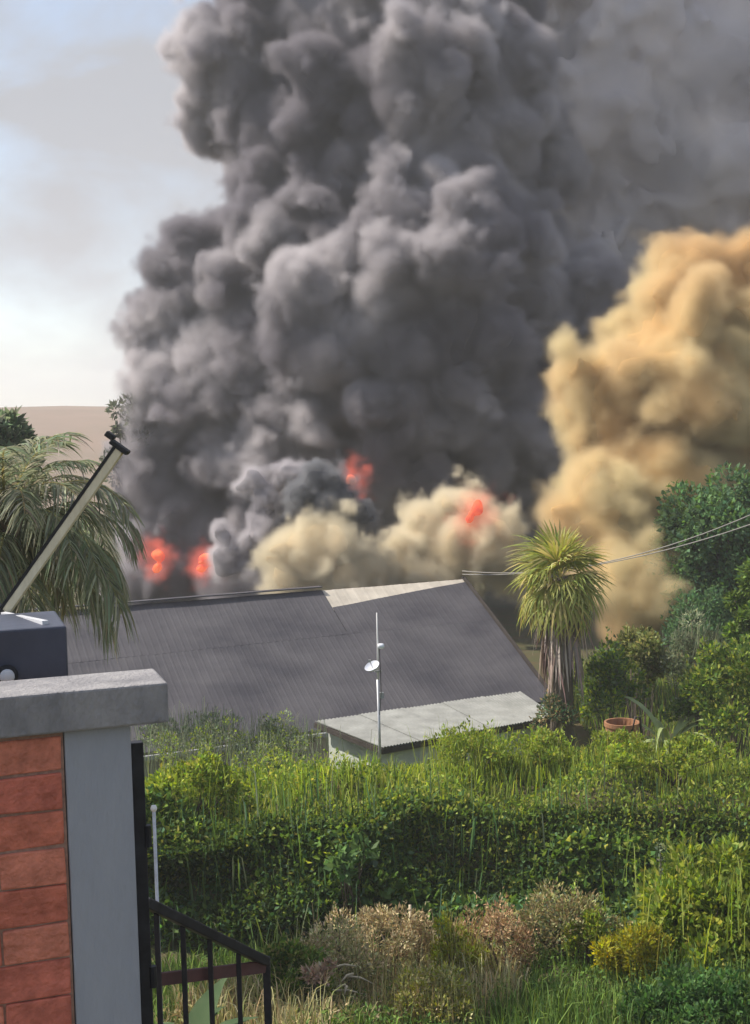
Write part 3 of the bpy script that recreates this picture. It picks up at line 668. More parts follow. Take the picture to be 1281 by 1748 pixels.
def build_cover():
    rng = np.random.default_rng(21)
    # 1 the overgrown bank: sunlit top
    lf = Leaf(); n = 20000; x, y = scatter(rng, n, -9, 11, 20.0, 27.2); k = clump_mask(x, y, 1, 1.1)
    h = (0.27 + 0.17 * k + rng.normal(0, 0.10, n)).clip(0.08, 0.85)
    col = pick(rng, YG + MG[2:], n) * (0.95 + 0.18 * k).clip(0.6, 1.4)[:, None]
    lf.blades(rng, base(x, y), h, rng.normal(0, 0.30, (n, 2)), 0.012 * rng.uniform(0.7, 1.6, n), col)
    n = 70000; x, y = scatter(rng, n, -9, 11, 20.0, 27.4); k = clump_mask(x, y, 3, 0.8); zz = rng.uniform(0, 1, n) ** 0.8 * (0.33 + 0.24 * k).clip(0.05, 0.9)
    p = base(x, y); p[:, 2] += zz
    lf.leaves(rng, p, rng.normal(0, 0.7, (n, 3)) + np.array([0, 0, 0.7]), 0.075 * rng.uniform(0.6, 1.5, n), 0.020 * rng.uniform(0.7, 1.4, n), pick(rng, YG + YG + MG, n) * (0.95 + 0.22 * k).clip(0.5, 1.5)[:, None])
    tag(link('bank_grass', lf.mesh('bank_grass', M_leaf)), 'sunlit yellow green grass and weeds along the top of the overgrown bank', 'grass', kind='stuff')
    # 2 the bank's face: shade partly put into leaf colour, darker lower down
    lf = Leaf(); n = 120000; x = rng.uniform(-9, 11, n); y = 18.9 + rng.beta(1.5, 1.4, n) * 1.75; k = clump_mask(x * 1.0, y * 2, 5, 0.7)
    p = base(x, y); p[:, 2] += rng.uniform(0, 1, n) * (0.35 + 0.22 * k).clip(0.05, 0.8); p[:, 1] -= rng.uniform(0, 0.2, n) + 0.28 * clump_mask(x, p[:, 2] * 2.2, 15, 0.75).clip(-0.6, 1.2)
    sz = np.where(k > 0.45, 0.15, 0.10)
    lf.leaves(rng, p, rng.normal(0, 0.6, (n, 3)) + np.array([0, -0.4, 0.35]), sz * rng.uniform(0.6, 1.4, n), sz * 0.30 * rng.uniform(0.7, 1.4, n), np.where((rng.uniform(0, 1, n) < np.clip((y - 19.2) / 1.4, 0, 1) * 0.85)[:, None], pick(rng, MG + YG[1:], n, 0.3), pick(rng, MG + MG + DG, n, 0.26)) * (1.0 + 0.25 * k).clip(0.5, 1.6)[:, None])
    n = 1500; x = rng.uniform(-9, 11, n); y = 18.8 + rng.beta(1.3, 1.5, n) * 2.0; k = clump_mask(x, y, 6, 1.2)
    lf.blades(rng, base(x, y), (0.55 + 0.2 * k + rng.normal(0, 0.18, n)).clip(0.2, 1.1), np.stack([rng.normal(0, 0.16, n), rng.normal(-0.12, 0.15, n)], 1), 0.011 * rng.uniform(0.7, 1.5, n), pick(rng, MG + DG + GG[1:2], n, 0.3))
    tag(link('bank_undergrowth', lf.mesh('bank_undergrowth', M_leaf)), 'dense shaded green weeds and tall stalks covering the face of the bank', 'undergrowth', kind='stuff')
    # 3 foreground slope: dry grass and low weeds
    lf = Leaf(); n = 42000; x, y = scatter(rng, n, -6.5, 8, 8.8, 17.6); k = clump_mask(x, y, 8, 0.9)
    edge = np.clip((17.6 - y) / 1.0, 0.35, 1)
    h = ((0.33 + 0.18 * k + rng.normal(0, 0.12, n)).clip(0.07, 0.9)) * edge
    pal = np.array(OL + OL[:2] + BR[:2] + PK[:2]); col = pick(rng, pal, n, 0.28); g = (clump_mask(x, y, 9, 1.6) > 0.35) | (x > 3.6); col[g] = pick(rng, MG + YG[3:], g.sum(), 0.28)
    lf.blades(rng, base(x, y), h, rng.normal(0, 0.38, (n, 2)), 0.0065 * rng.uniform(0.7, 1.7, n), col)
    n = 80000; x, y = scatter(rng, n, -6.5, 8, 8.8, 17.4); k = clump_mask(x, y, 11, 0.6); p = base(x, y); p[:, 2] += rng.uniform(0, 1, n) * (0.26 + 0.18 * k).clip(0.03, 0.6)
    col = pick(rng, OL + BR + PK[2:] + MG, n, 0.3); g = (clump_mask(x, y, 9, 1.6) > 0.3) | (x > 3.6); col[g] = pick(rng, MG + MG + YG[3:], g.sum(), 0.28)
    lf.leaves(rng, p, rng.normal(0, 0.8, (n, 3)) + np.array([0, 0, 0.5]), 0.055 * rng.uniform(0.5, 1.6, n), 0.013 * rng.uniform(0.7, 1.5, n), col)
    tag(link('dry_grass', lf.mesh('dry_grass', M_dry)), 'olive and straw coloured dry grass and weeds on the sunny near slope', 'grass', kind='stuff')
    # 4 garden ground beyond the bank, round the house
    lf = Leaf(); n = 46000; x, y = scatter(rng, n, -10, 17, 27, 46); k = clump_mask(x, y, 13, 1.5)
    ok = ~((x < 6.0) & (y > 29.0 + 0.44 * x) & (x > -9)); ok &= ~((x > -1.9) & (x < 4.2) & (y > 26.0) & (y < 31)); x, y, k = x[ok], y[ok], k[ok]; n = len(x)
    lf.blades(rng, base(x, y), (0.45 + 0.25 * k + rng.normal(0, 0.12, n)).clip(0.1, 1.1), rng.normal(0, 0.3, (n, 2)), 0.016, pick(rng, YG[1:] + MG, n))
    tag(link('garden_grass', lf.mesh('garden_grass', M_leaf)), 'rough green grass growing round the house and the shed', 'grass', kind='stuff')
build_cover()

# individual shrubs
bush('weed_clump', 'bright yellow green leafy weed clump on the bank beside the gate post', 'weeds', 330, 1285, 1392, 150, 21.0, 2600, 0.085, 0.026, YG, 101, 20, blades=60)
bush('weed_clump', 'pale grey green tall misty weeds at the left end of the dark roof eave', 'weeds', 330, 1208, 1300, 210, 26.2, 2200, 0.07, 0.014, GG, 102, 22, blades=260, bpal=GG)
bush('weed_clump', 'pale flowering weeds under the middle of the dark roof eave', 'weeds', 480, 1226, 1290, 130, 26.5, 1200, 0.07, 0.015, GG + YG[:1], 103, 14, blades=160, bpal=GG)
bush('weed_clump', 'yellow green weed clump just right of the pale shed front corner', 'weeds', 800, 1240, 1345, 150, 22.6, 2400, 0.075, 0.02, YG, 104, 20, blades=200)
bush('shrub', 'leafy green shrub with pale dead heads right of the fan palm trunk', 'shrub', 1045, 1112, 1250, 120, 28.5, 3400, 0.10, 0.032, MG + GG[:1] + YG[:1], 105, 24)
bush('shrub', 'pale silvery grey green bush below the dark trees', 'shrub', 1190, 1062, 1210, 110, 30.0, 3400, 0.10, 0.018, GG, 106, 18, blades=90, bpal=GG)
bush('shrub', 'small flat topped shrub with pale yellow green crown right of the fan palm', 'shrub', 1090, 1056, 1190, 100, 30.5, 3000, 0.13, 0.035, [(0.33, 0.33, 0.14), (0.26, 0.28, 0.10), (0.14, 0.18, 0.05)], 107, 14)
bush('shrub', 'large bright green bush at the right edge above the grassy bank', 'shrub', 1258, 1085, 1290, 180, 26.0, 6000, 0.10, 0.032, MG + YG[1:], 108, 34)
bush('shrub', 'medium green bush between the large bright bush and the strap leaved plant', 'shrub', 1195, 1130, 1275, 110, 27.5, 3000, 0.09, 0.03, MG + YG[3:] + GG[:1], 109, 22)
bush('weed_clump', 'lit yellow green weed strip along the right hand top of the bank', 'weeds', 1150, 1258, 1310, 240, 22.0, 3000, 0.07, 0.022, YG, 110, 26, blades=120)
bush('shrub', 'bright green bush filling the lower right foreground', 'shrub', 1230, 1455, 1720, 310, 15.0, 14000, 0.10, 0.026, YG + YG + MG[2:], 111, 60, blades=140, thick=0.24)
bush('shrub', 'low yellow flowering bush in the right foreground', 'shrub', 1085, 1562, 1700, 125, 14.4, 4000, 0.055, 0.015, YE, 112, 20, blades=60, bpal=YE, mat_=M_leaf)
bush('shrub', 'rounded brownish olive bush left of the yellow flowering bush', 'shrub', 950, 1508, 1650, 200, 16.0, 5200, 0.055, 0.013, BR + OL + GG[:1], 113, 22, mat_=M_dry)
bush('shrub', 'yellow green sprig between the brownish bush and the yellow flowers', 'shrub', 1000, 1545, 1650, 80, 15.6, 1700, 0.055, 0.016, YG + YE[2:], 114, 14)
bush('dry_bush', 'rusty brown dead bush in the middle of the near slope', 'dry bush', 850, 1556, 1665, 165, 15.6, 3600, 0.05, 0.010, [(0.42, 0.28, 0.15), (0.48, 0.36, 0.20), (0.32, 0.21, 0.11)], 115, 18, mat_=M_dry)
bush('weed_clump', 'yellow tinged tall weeds left of the rusty brown dead bush', 'weeds', 780, 1560, 1700, 110, 15.2, 2200, 0.05, 0.012, YE[1:] + YG[:1], 116, 12, blades=120, bpal=YE[1:] + OL)
bush('dry_bush', 'straw coloured dead scrub along the edge of the dark ditch', 'dry bush', 655, 1556, 1650, 240, 16.4, 5200, 0.055, 0.010, PK + BR, 117, 24, mat_=M_dry, blades=60, bpal=PK)
bush('shrub', 'small green bush touching the end post of the iron railing', 'shrub', 505, 1605, 1740, 130, 13.8, 4200, 0.06, 0.018, MG + OL[:1] + YG[3:], 118, 18)
bush('shrub', 'low fresh green herb patch in the bottom right corner', 'shrub', 1185, 1672, 1790, 260, 12.4, 5200, 0.06, 0.02, [(0.08, 0.17, 0.05), (0.11, 0.20, 0.06), (0.06, 0.13, 0.04)], 119, 34)
bush('weed_clump', 'small bright weed tuft in front of the orange tub', 'weeds', 1060, 1248, 1310, 110, 23.2, 1600, 0.07, 0.02, YG, 134, 12, blades=80)
bush('weed_clump', 'wide band of pale seeding weeds in front of the low wall under the roof eave', 'weeds', 390, 1238, 1330, 330, 24.4, 4200, 0.06, 0.014, GG + YG[:2], 135, 34, blades=420, bpal=GG)
bush('dry_bush', 'pale tan dead brush just behind the bleached dead branch', 'dry bush', 575, 1575, 1690, 150, 15.0, 2600, 0.055, 0.011, PK + OL, 130, 18, mat_=M_dry, blades=120, bpal=PK + OL)
bush('weed_clump', 'olive yellow weedy tussock at the bottom centre of the view', 'weeds', 720, 1655, 1760, 190, 13.0, 2600, 0.05, 0.011, OL + YE[1:], 131, 22, mat_=M_dry, blades=320, bpal=OL + BR)
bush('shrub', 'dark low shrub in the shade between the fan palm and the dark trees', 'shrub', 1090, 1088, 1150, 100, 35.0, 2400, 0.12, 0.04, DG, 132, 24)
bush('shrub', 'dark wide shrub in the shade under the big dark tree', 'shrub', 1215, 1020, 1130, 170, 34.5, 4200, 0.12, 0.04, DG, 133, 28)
bush('dry_bush', 'cluster of pale pinkish dry leaves beside the small green bush', 'dry bush', 548, 1632, 1705, 60, 13.6, 420, 0.075, 0.016, [(0.50, 0.38, 0.26), (0.42, 0.30, 0.20)], 120, 10, mat_=M_dry)
bush('weed_clump', 'broad leaved pale weed in the middle of the shaded bank face', 'weeds', 600, 1440, 1500, 90, 19.35, 120, 0.15, 0.055, [(0.13, 0.22, 0.08), (0.10, 0.18, 0.06)], 121, 8)
bush('shrub', 'yellow green leafy weeds above the shaded bank below the fan palm', 'weeds', 930, 1250, 1330, 150, 22.8, 2200, 0.075, 0.02, YG, 122, 18, blades=150)
bush('shrub', 'dark tangled shrub at the foot of the fan palm', 'shrub', 950, 1180, 1260, 90, 27.6, 1500, 0.08, 0.02, BR + DG + GG[:1], 123, 14, mat_=M_dry)

def build_sticks():
    rng = np.random.default_rng(5); c = P(575, 1610, 14.2); z = float(ground_z(c.x, c.y))
    o = empty('dead_branch', (c.x, c.y, z), 'forked bleached dead branch lying on the dry grass of the near slope', 'branch')
    M_w = mat('bleached_wood', (0.55, 0.46, 0.32), 0.85, vary=0.2, scale=20); mb = MB()
    for k in range(6):
        a = Vector((rng.uniform(-0.35, 0.3), rng.uniform(-0.2, 0.2), 0.28 + rng.uniform(0, 0.12))); d = Vector((rng.uniform(-0.35, 0.4), rng.uniform(-0.2, 0.2), rng.uniform(-0.18, 0.25)))
        link('twig', MB().tube([a, a + d * 0.5 + Vector((0, 0, 0.03)), a + d], [0.016, 0.013, 0.006], 6).mesh('twig', M_w, True), o)
    a = P(700, 1545, 16.6); z = float(ground_z(a.x, a.y)); s = MB().tube([Vector((a.x + 0.09, a.y, z)), Vector((a.x + 0.03, a.y, (z + a.z) / 2)), a], [0.035, 0.03, 0.02], 7)
    o2 = tag(link('dead_stalk', s.mesh('dead_stalk', M_w, True)), 'short pale dead stalk sticking up at the edge of the dark ditch', 'stalk')
    a = P(1128, 1440, 15.2); z = float(ground_z(a.x, a.y)); lf = Leaf(); n = 90; t = rng.uniform(0.3, 1, n)
    p = np.stack([rng.normal(0, 0.02, n), rng.normal(0, 0.02, n), t * (a.z - z)], 1); lf.leaves(rng, p, rng.normal(0, 1, (n, 3)) + np.array([0, 0, 0.5]), 0.06, 0.016, pick(rng, GG, n))
    o3 = empty('flower_spike', (a.x, a.y, z), 'tall grey green flower spike rising left of the big foreground bush', 'plant')
    link('spike_leaves', lf.mesh('florets', M_leaf), o3); link('stem', MB().tube([Vector((0, 0, -0.05)), Vector((0, 0, a.z - z))], [0.015, 0.006], 6).mesh('stem', M_bark), o3)
build_sticks()

def strap_leaf(length, width, droop, segs=8, fold=0.25):
    """One arching strap leaf along +X, rising then drooping."""
    pts = []; ang = math.radians(78); p = Vector((0, 0, 0))
    mb = MB()
    for i in range(segs + 1):
        t = i / segs; w = width * (math.sin(math.pi * min(1, 0.15 + t * 0.85)) ** 0.6) * (1 - t ** 4) + 0.004
        mb.v += [(p.x, -w, p.z + fold * w), (p.x, 0, p.z), (p.x, w, p.z + fold * w)]
        p = p + Vector((math.cos(ang), 0, math.sin(ang))) * (length / segs); ang -= droop / segs
    for i in range(segs):
        a = 3 * i; mb.f += [(a, a + 1, a + 4, a + 3), (a + 1, a + 2, a + 5, a + 4)]
    return mb
def rosette(name, label, cat, loc, n, length, width, droop, m, seed, spread=0.0):
    rng = random.Random(seed); o = empty(name, loc, label, cat); ms = [strap_leaf(length * k, width, droop * q).mesh('leaf', m, True) for k, q in ((1, 1), (0.85, 1.15), (1.1, 0.8))]
    for i in range(n):
        l = link('leaf', ms[i % 3], o); a = i * 2.4 + rng.uniform(-0.3, 0.3); l.rotation_euler = (rng.uniform(-0.15, 0.15), rng.uniform(-0.1, 0.35) + spread, a); l.location = (0.03 * math.cos(a), 0.03 * math.sin(a), rng.uniform(0, 0.12)); s = rng.uniform(0.8, 1.15); l.scale = (s, s, s)
    return o
M_strap = mat('strap_leaf', (0.26, 0.31, 0.12), 0.45, vary=0.2, scale=4, spec=0.4); M_broad = mat('broad_leaf', (0.05, 0.085, 0.04), 0.85, col2=(0.09, 0.12, 0.06), scale=6, spec=0.05)
p = P(1142, 1240, 27.0); rosette('strap_leaved_plant', 'tall plant with arching pale strap leaves in front of the right hand shrubs', 'plant', (p.x, p.y, float(ground_z(p.x, p.y)) + 0.5), 16, 2.1, 0.055, 2.6, M_strap, 3)
p = P(312, 1880, 6.7); rosette('broad_leaved_plant', 'grey green plant with broad leaves growing under the iron railing', 'plant', (p.x, p.y, p.z + 0.05), 13, 0.55, 0.075, 1.5, M_broad, 6, 0.1)
def build_tub():
    a, b = P(1062, 1232, 24.2), P(1062, 1300, 24.2); r = 0.33; z = b.z
    o = empty('orange_tub', (a.x, a.y, z), 'orange brown ribbed tub half hidden by the bright grass on the bank', 'tub')
    M_o = mat('weathered_orange', (0.36, 0.17, 0.08), 0.9, col2=(0.22, 0.11, 0.06), scale=6, bump=0.2, stretch=(1, 1, 0.3)); mb = MB(); n = 40; H = a.z - z
    for rr, zz in ((0.78, 0), (0.95, H * 0.9), (1.02, H * 0.9), (1.02, H), (0.9, H), (0.86, H * 0.8), (0.8, 0.06), (0, 0.06)):
        for j in range(n):
            q = rr * r * (1 + (0.035 if j % 2 and zz < H * 0.85 and rr > 0.75 else 0)); mb.v.append((q * math.cos(2 * math.pi * j / n), q * math.sin(2 * math.pi * j / n), zz))
    for i in range(7):
        for j in range(n): k, l = i * n + j, i * n + (j + 1) % n; mb.f.append((k, l, l + n, k + n))
    link('body', mb.mesh('body', M_o), o)
    h = MB().tube([(r * 0.4, -r * 0.9, H * 0.85), (r * 0.6, -r * 0.85, H * 1.2), (r * 0.95, -r * 0.5, H * 1.15), (r * 1.05, -r * 0.3, H * 0.6)], 0.022, 7); link('handle', h.mesh('handle', M_darkwood, True), o)
build_tub()

# ------------------------------------------------------------------ palms
def fan_leaf(seed, pal, L=0.72, droopy=0.35, n=24, span=1.9):
    rng = np.random.default_rng(seed); lf = Leaf(); pet = 0.5
    lf.strips(np.array([[[0, 0, 0], [pet * 0.5, 0, 0.03], [pet, 0, 0.02]]]), [0.02, 0.016, 0.014], pick(rng, pal, 1, 0.05), np.array([[0, 1.0, 0]]))
    a = np.linspace(-span, span, n) + rng.normal(0, 0.03, n); d = np.stack([np.cos(a), np.sin(a), 0 * a], -1); ln = L * (0.78 + 0.22 * np.cos(a * 0.8)) * rng.uniform(0.88, 1.08, n)
    t = np.array([0, 0.3, 0.6, 0.82, 1.0]); dz = -droopy * np.clip(t - 0.35, 0, 1) ** 1.6 * 1.6; rad = t * (1 - 0.16 * np.clip(t - 0.5, 0, 1))
    pts = np.array([pet, 0, 0.02]) + d[:, None] * (rad[None] * ln[:, None])[..., None]; pts[..., 2] += dz[None] * ln[:, None] * rng.uniform(0.6, 1.5, (n, 1)) + 0.02 * (np.arange(n) % 2)[:, None]
    lf.strips(pts, [0.006, 0.024, 0.026, 0.015, 0.002], pick(rng, pal, n, 0.2), np.stack([-np.sin(a), np.cos(a), 0 * a], -1))
    return lf.mesh('frond', M_leaf)
def dead_leaf(seed):
    rng = np.random.default_rng(seed); lf = Leaf(); n = 11; a = rng.normal(0, 0.22, n); ln = rng.uniform(0.8, 1.45, n); t = np.array([0, 0.25, 0.6, 1.0])
    pts = np.zeros((n, 4, 3)); pts[..., 0] = np.array([0, 0.16, 0.12, 0.07])[None] + rng.normal(0, 0.03, (n, 4)) * t; pts[..., 1] = np.sin(a)[:, None] * t * ln[:, None] * 0.35; pts[..., 2] = -t * ln[:, None]
    lf.strips(pts, [0.012, 0.022, 0.02, 0.004], pick(rng, [(0.40, 0.32, 0.25), (0.30, 0.23, 0.19), (0.22, 0.16, 0.14), (0.48, 0.41, 0.33)], n, 0.15), np.tile(np.array([[0.2, 1.0, 0]]), (n, 1)))
    return lf.mesh('dead_frond', M_dry)
def build_fan_palm():
    rng = random.Random(7); c = P(957, 985, 28.0); gz = float(ground_z(c.x + 0.03, 28.0))
    o = empty('fan_palm', (c.x, c.y, gz), 'sunlit fan palm with yellow green crown and shaggy skirt of dead fronds', 'palm tree'); H = c.z - gz
    mb = MB(); k = 16; mb.tube([(0.02 * math.sin(i), 0, H * i / k) for i in range(k + 1)], [0.26 - 0.08 * i / k + 0.02 * (i % 2) for i in range(k + 1)], 12); link('trunk', mb.mesh('trunk', M_bark, True), o)
    YP = [(0.42, 0.42, 0.12), (0.34, 0.37, 0.10), (0.50, 0.47, 0.18), (0.27, 0.31, 0.09)]
    ms = [fan_leaf(30 + i, YP, 0.82, dr) for i, dr in enumerate((0.15, 0.35, 0.6, 0.85, 0.5))]
    n = 46
    for i in range(n):
        t = i / (n - 1); el = math.radians(82 - 128 * t ** 0.85 + rng.uniform(-9, 9)); az = i * 2.39996 + rng.uniform(-0.2, 0.2)
        m = ms[0] if t < 0.2 else ms[rng.choice((1, 2, 4))] if t < 0.65 else ms[rng.choice((2, 3))]
        f = link('frond', m, o); f.rotation_euler = (Matrix.Rotation(az, 3, 'Z') @ Matrix.Rotation(-el, 3, 'Y') @ Matrix.Rotation(rng.uniform(-0.4, 0.4), 3, 'X')).to_euler(); f.location = (0, 0, H + 0.05 - 0.25 * t); s = rng.uniform(0.85, 1.12); f.scale = (s, s, s)
    dm = [dead_leaf(60 + i) for i in range(4)]
    for i in range(44):
        az = i * 2.39996; f = link('dead_frond', dm[i % 4], o); f.location = (0.14 * math.cos(az), 0.14 * math.sin(az), H - 0.28 - 1.15 * (i / 44) + rng.uniform(-0.05, 0.05)); f.rotation_euler = (0, rng.uniform(-0.34, -0.08) * (1 - 0.4 * i / 44), az); s = rng.uniform(0.8, 1.15); f.scale = (s * 1.2, s, s)
build_fan_palm()
def feather_frond(seed, el0, curl, L, pal, pairs=52, hang=0.7, ll=0.46):
    rng = np.random.default_rng(seed); lf = Leaf(); k = 22; p = np.zeros(3); el = math.radians(el0); R = []; D = []
    for i in range(k + 1):
        R.append(p.copy()); D.append((math.cos(el), 0, math.sin(el))); p = p + np.array(D[-1]) * L / k; el -= math.radians(curl) / k * (0.5 + 1.0 * i / k)
    R = np.array(R); D = np.array(D); w = np.linspace(0.022, 0.004, k + 1)
    lf.strips(R[None], w, pick(rng, [(0.30, 0.27, 0.12)], 1, 0.05), np.array([[0, 1.0, 0]])); lf.strips(R[None], w, pick(rng, [(0.30, 0.27, 0.12)], 1, 0.05), np.array([[0.6, 0, 0.8]]))
    t = np.repeat(np.linspace(0.12, 0.99, pairs), 2) + rng.normal(0, 0.004, pairs * 2); t = t.clip(0.1, 0.995); n = len(t); sgn = np.tile([1.0, -1.0], pairs)
    fi = t * k; i0 = fi.astype(int).clip(0, k - 1); fr = (fi - i0)[:, None]; p0 = R[i0] * (1 - fr) + R[i0 + 1] * fr; d0 = D[i0]
    ln = ll * np.sin(np.pi * (0.12 + 0.80 * t)) ** 0.6 * rng.uniform(0.85, 1.12, n)
    out = np.stack([0 * t, sgn, 0 * t], -1); v = unit(d0 * 0.75 + out * 0.75 + rng.normal(0, 0.10, (n, 3)) + np.array([0, 0, 0.12]))
    s = np.array([0, 0.35, 0.7, 1.0]); pts = p0[:, None] + v[:, None] * (s[None] * ln[:, None])[..., None]; pts[..., 2] -= (hang * s ** 2)[None] * ln[:, None] * rng.uniform(0.7, 1.3, (n, 1)); pts[..., 1] *= 1 - 0.35 * hang * 0.6
    sd = unit(np.cross(v, np.array([0, 0, 1.0]) + rng.normal(0, 0.5, (n, 3)))); lf.strips(pts, [0.006, 0.012, 0.009, 0.001], pick(rng, pal, n, 0.22), sd)
    return lf.mesh('frond', M_leaf)
def feather_palm(name, label, c, L, nf, seed, pal, ll=0.46):
    rng = random.Random(seed); gz = float(ground_z(c.x, c.y)); o = empty(name, (c.x, c.y, gz), label, 'palm tree'); H = c.z - gz
    mb = MB(); k = 22; mb.tube([(0.05 * math.sin(i * 0.3), 0, H * i / k) for i in range(k + 1)], [0.19 - 0.05 * i / k + 0.012 * (i % 2) for i in range(k + 1)], 12); link('trunk', mb.mesh('trunk', M_bark, True), o)
    ms = [(feather_frond(seed * 10 + i, e, cu, L * f, pal, hang=h, ll=ll)) for i, (e, cu, f, h) in enumerate(((78, 95, 0.9, 0.5), (58, 120, 1.0, 0.7), (38, 120, 1.05, 0.85), (15, 95, 1.0, 0.95), (-12, 62, 0.9, 1.0)))]
    for i in range(nf):
        t = i / (nf - 1); f = link('frond', ms[min(4, int(t * 5))], o); f.rotation_euler = (rng.uniform(-0.12, 0.12), rng.uniform(-0.12, 0.12), i * 2.39996 + rng.uniform(-0.25, 0.25)); f.location = (0, 0, H - 0.15 * t); s = rng.uniform(0.88, 1.1); f.scale = (s, s, s)
PG = [(0.28, 0.30, 0.19), (0.23, 0.26, 0.16), (0.38, 0.37, 0.25), (0.18, 0.21, 0.13)]
feather_palm('feather_palm', 'drooping feather palm with dusty olive fronds behind the brick wall', P(12, 905, 15.0), 1.8, 60, 2, PG, 0.5)

# ------------------------------------------------------------------ trees
def tree(name, label, u, vtop, vbot, wpx, d, n, L, W, pal, seed, clumps=40, group=None, thick=0.2, depth=0.8):
    rng = np.random.default_rng(seed); t, b = P(u, vtop, d), P(u, vbot, d); rx = wpx / 2 * d / F; rz = (t.z - b.z) / 2; gz = float(ground_z(t.x, d)); c0 = np.array((t.x, d, gz)); cc = np.array((0, 0, b.z + rz - gz))
    o = empty(name, tuple(c0), label, 'tree', group)
    w = unit(rng.normal(size=(clumps, 3))) * rng.uniform(0.3, 0.95, (clumps, 1)) ** 0.5; ctr = cc + w * np.array([rx, rx * depth, rz]); cr = thick * min(rx, rz) * rng.uniform(0.6, 1.5, clumps)
    wh = rng.integers(0, clumps, n); q = unit(rng.normal(size=(n, 3))); p = ctr[wh] + q * (cr[wh] * rng.uniform(0.2, 1, n) ** 0.45)[:, None]
    lf = Leaf(); lf.leaves(rng, p, q + rng.normal(0, 0.5, (n, 3)) + np.array([0, 0, 0.1]), L * rng.uniform(0.6, 1.4, n), W * rng.uniform(0.7, 1.3, n), pick(rng, pal, n) * rng.normal(1, 0.2, clumps).clip(0.5, 1.6)[wh][:, None], 0.3)
    link('crown', lf.mesh('crown', M_leaf), o)
    mb = MB(); top = Vector((0, 0, cc[2] + rz * 0.3)); mb.tube([(0, 0, -0.2), (0.05, 0, top.z * 0.4), (0, 0.05, top.z * 0.75), top], [0.022 * top.z + 0.04, 0.016 * top.z + 0.03, 0.010 * top.z + 0.02, 0.02], 9); tr = link('trunk', mb.mesh('trunk', M_bark, True), o)
    mb = MB()
    for i in rng.permutation(clumps)[:14]:
        e = Vector(ctr[i]); s0 = Vector((0, 0, top.z * rng.uniform(0.4, 0.9))); mb.tube([s0, s0.lerp(e, 0.5) + Vector((0, 0, 0.1)), e], [0.008 * top.z, 0.006 * top.z, 0.008], 5)
    link('limbs', mb.mesh('limbs', M_bark, True), o)
    return o
tree('dense_tree', 'large dark green tree behind the tan smoke at the right edge', 1230, 800, 1120, 230, 38.0, 26000, 0.17, 0.06, DG + MG[1:2], 201, 70, thick=0.30)
tree('dense_tree', 'lower dark tree filling the gap right of the fan palm', 1178, 870, 1110, 105, 39.5, 9000, 0.15, 0.05, DG, 202, 36, thick=0.26)
tree('leafy_tree', 'brighter green tree cut off by the right edge of the view', 1310, 960, 1130, 140, 29.0, 7000, 0.12, 0.04, MG + YG[3:], 203, 34, thick=0.26)
tree('veiled_tree', 'thin dark tree half veiled by smoke left of the smoke column', 218, 655, 900, 100, 59.5, 1800, 0.26, 0.06, [(0.10, 0.12, 0.08), (0.14, 0.15, 0.10)], 204, 22, thick=0.24)
tree('leafy_tree', 'grey green tree standing behind the feather palm at the left edge', -5, 690, 880, 150, 27.0, 4200, 0.24, 0.07, [(0.17, 0.21, 0.13), (0.13, 0.17, 0.10)], 205, 30, thick=0.26)
# ------------------------------------------------------------------ the smoke
M_dark = smoke_mats('dark_smoke', (0.20, 0.186, 0.203), (0.38, 0.35, 0.365), (0.36, 0.335, 0.37), c3=(0.29, 0.272, 0.284), v2=(0.76, 0.715, 0.73))
M_soot = smoke_mats('sooty_smoke', (0.045, 0.045, 0.05), (0.10, 0.098, 0.105), (0.36, 0.36, 0.38))
M_back = smoke_mats('drifting_smoke', (0.40, 0.385, 0.42), (0.66, 0.58, 0.54), (0.72, 0.72, 0.77), scale=0.12, v2=(0.92, 0.85, 0.80), vscale=0.06)
M_tan = smoke_mats('tan_smoke', (0.58, 0.38, 0.18), (0.74, 0.51, 0.25), (0.92, 0.67, 0.38), scale=0.3, v2=(0.98, 0.83, 0.52))
M_low = smoke_mats('low_tan_smoke', (0.70, 0.52, 0.32), (0.82, 0.64, 0.38), (0.97, 0.87, 0.67), scale=0.5)
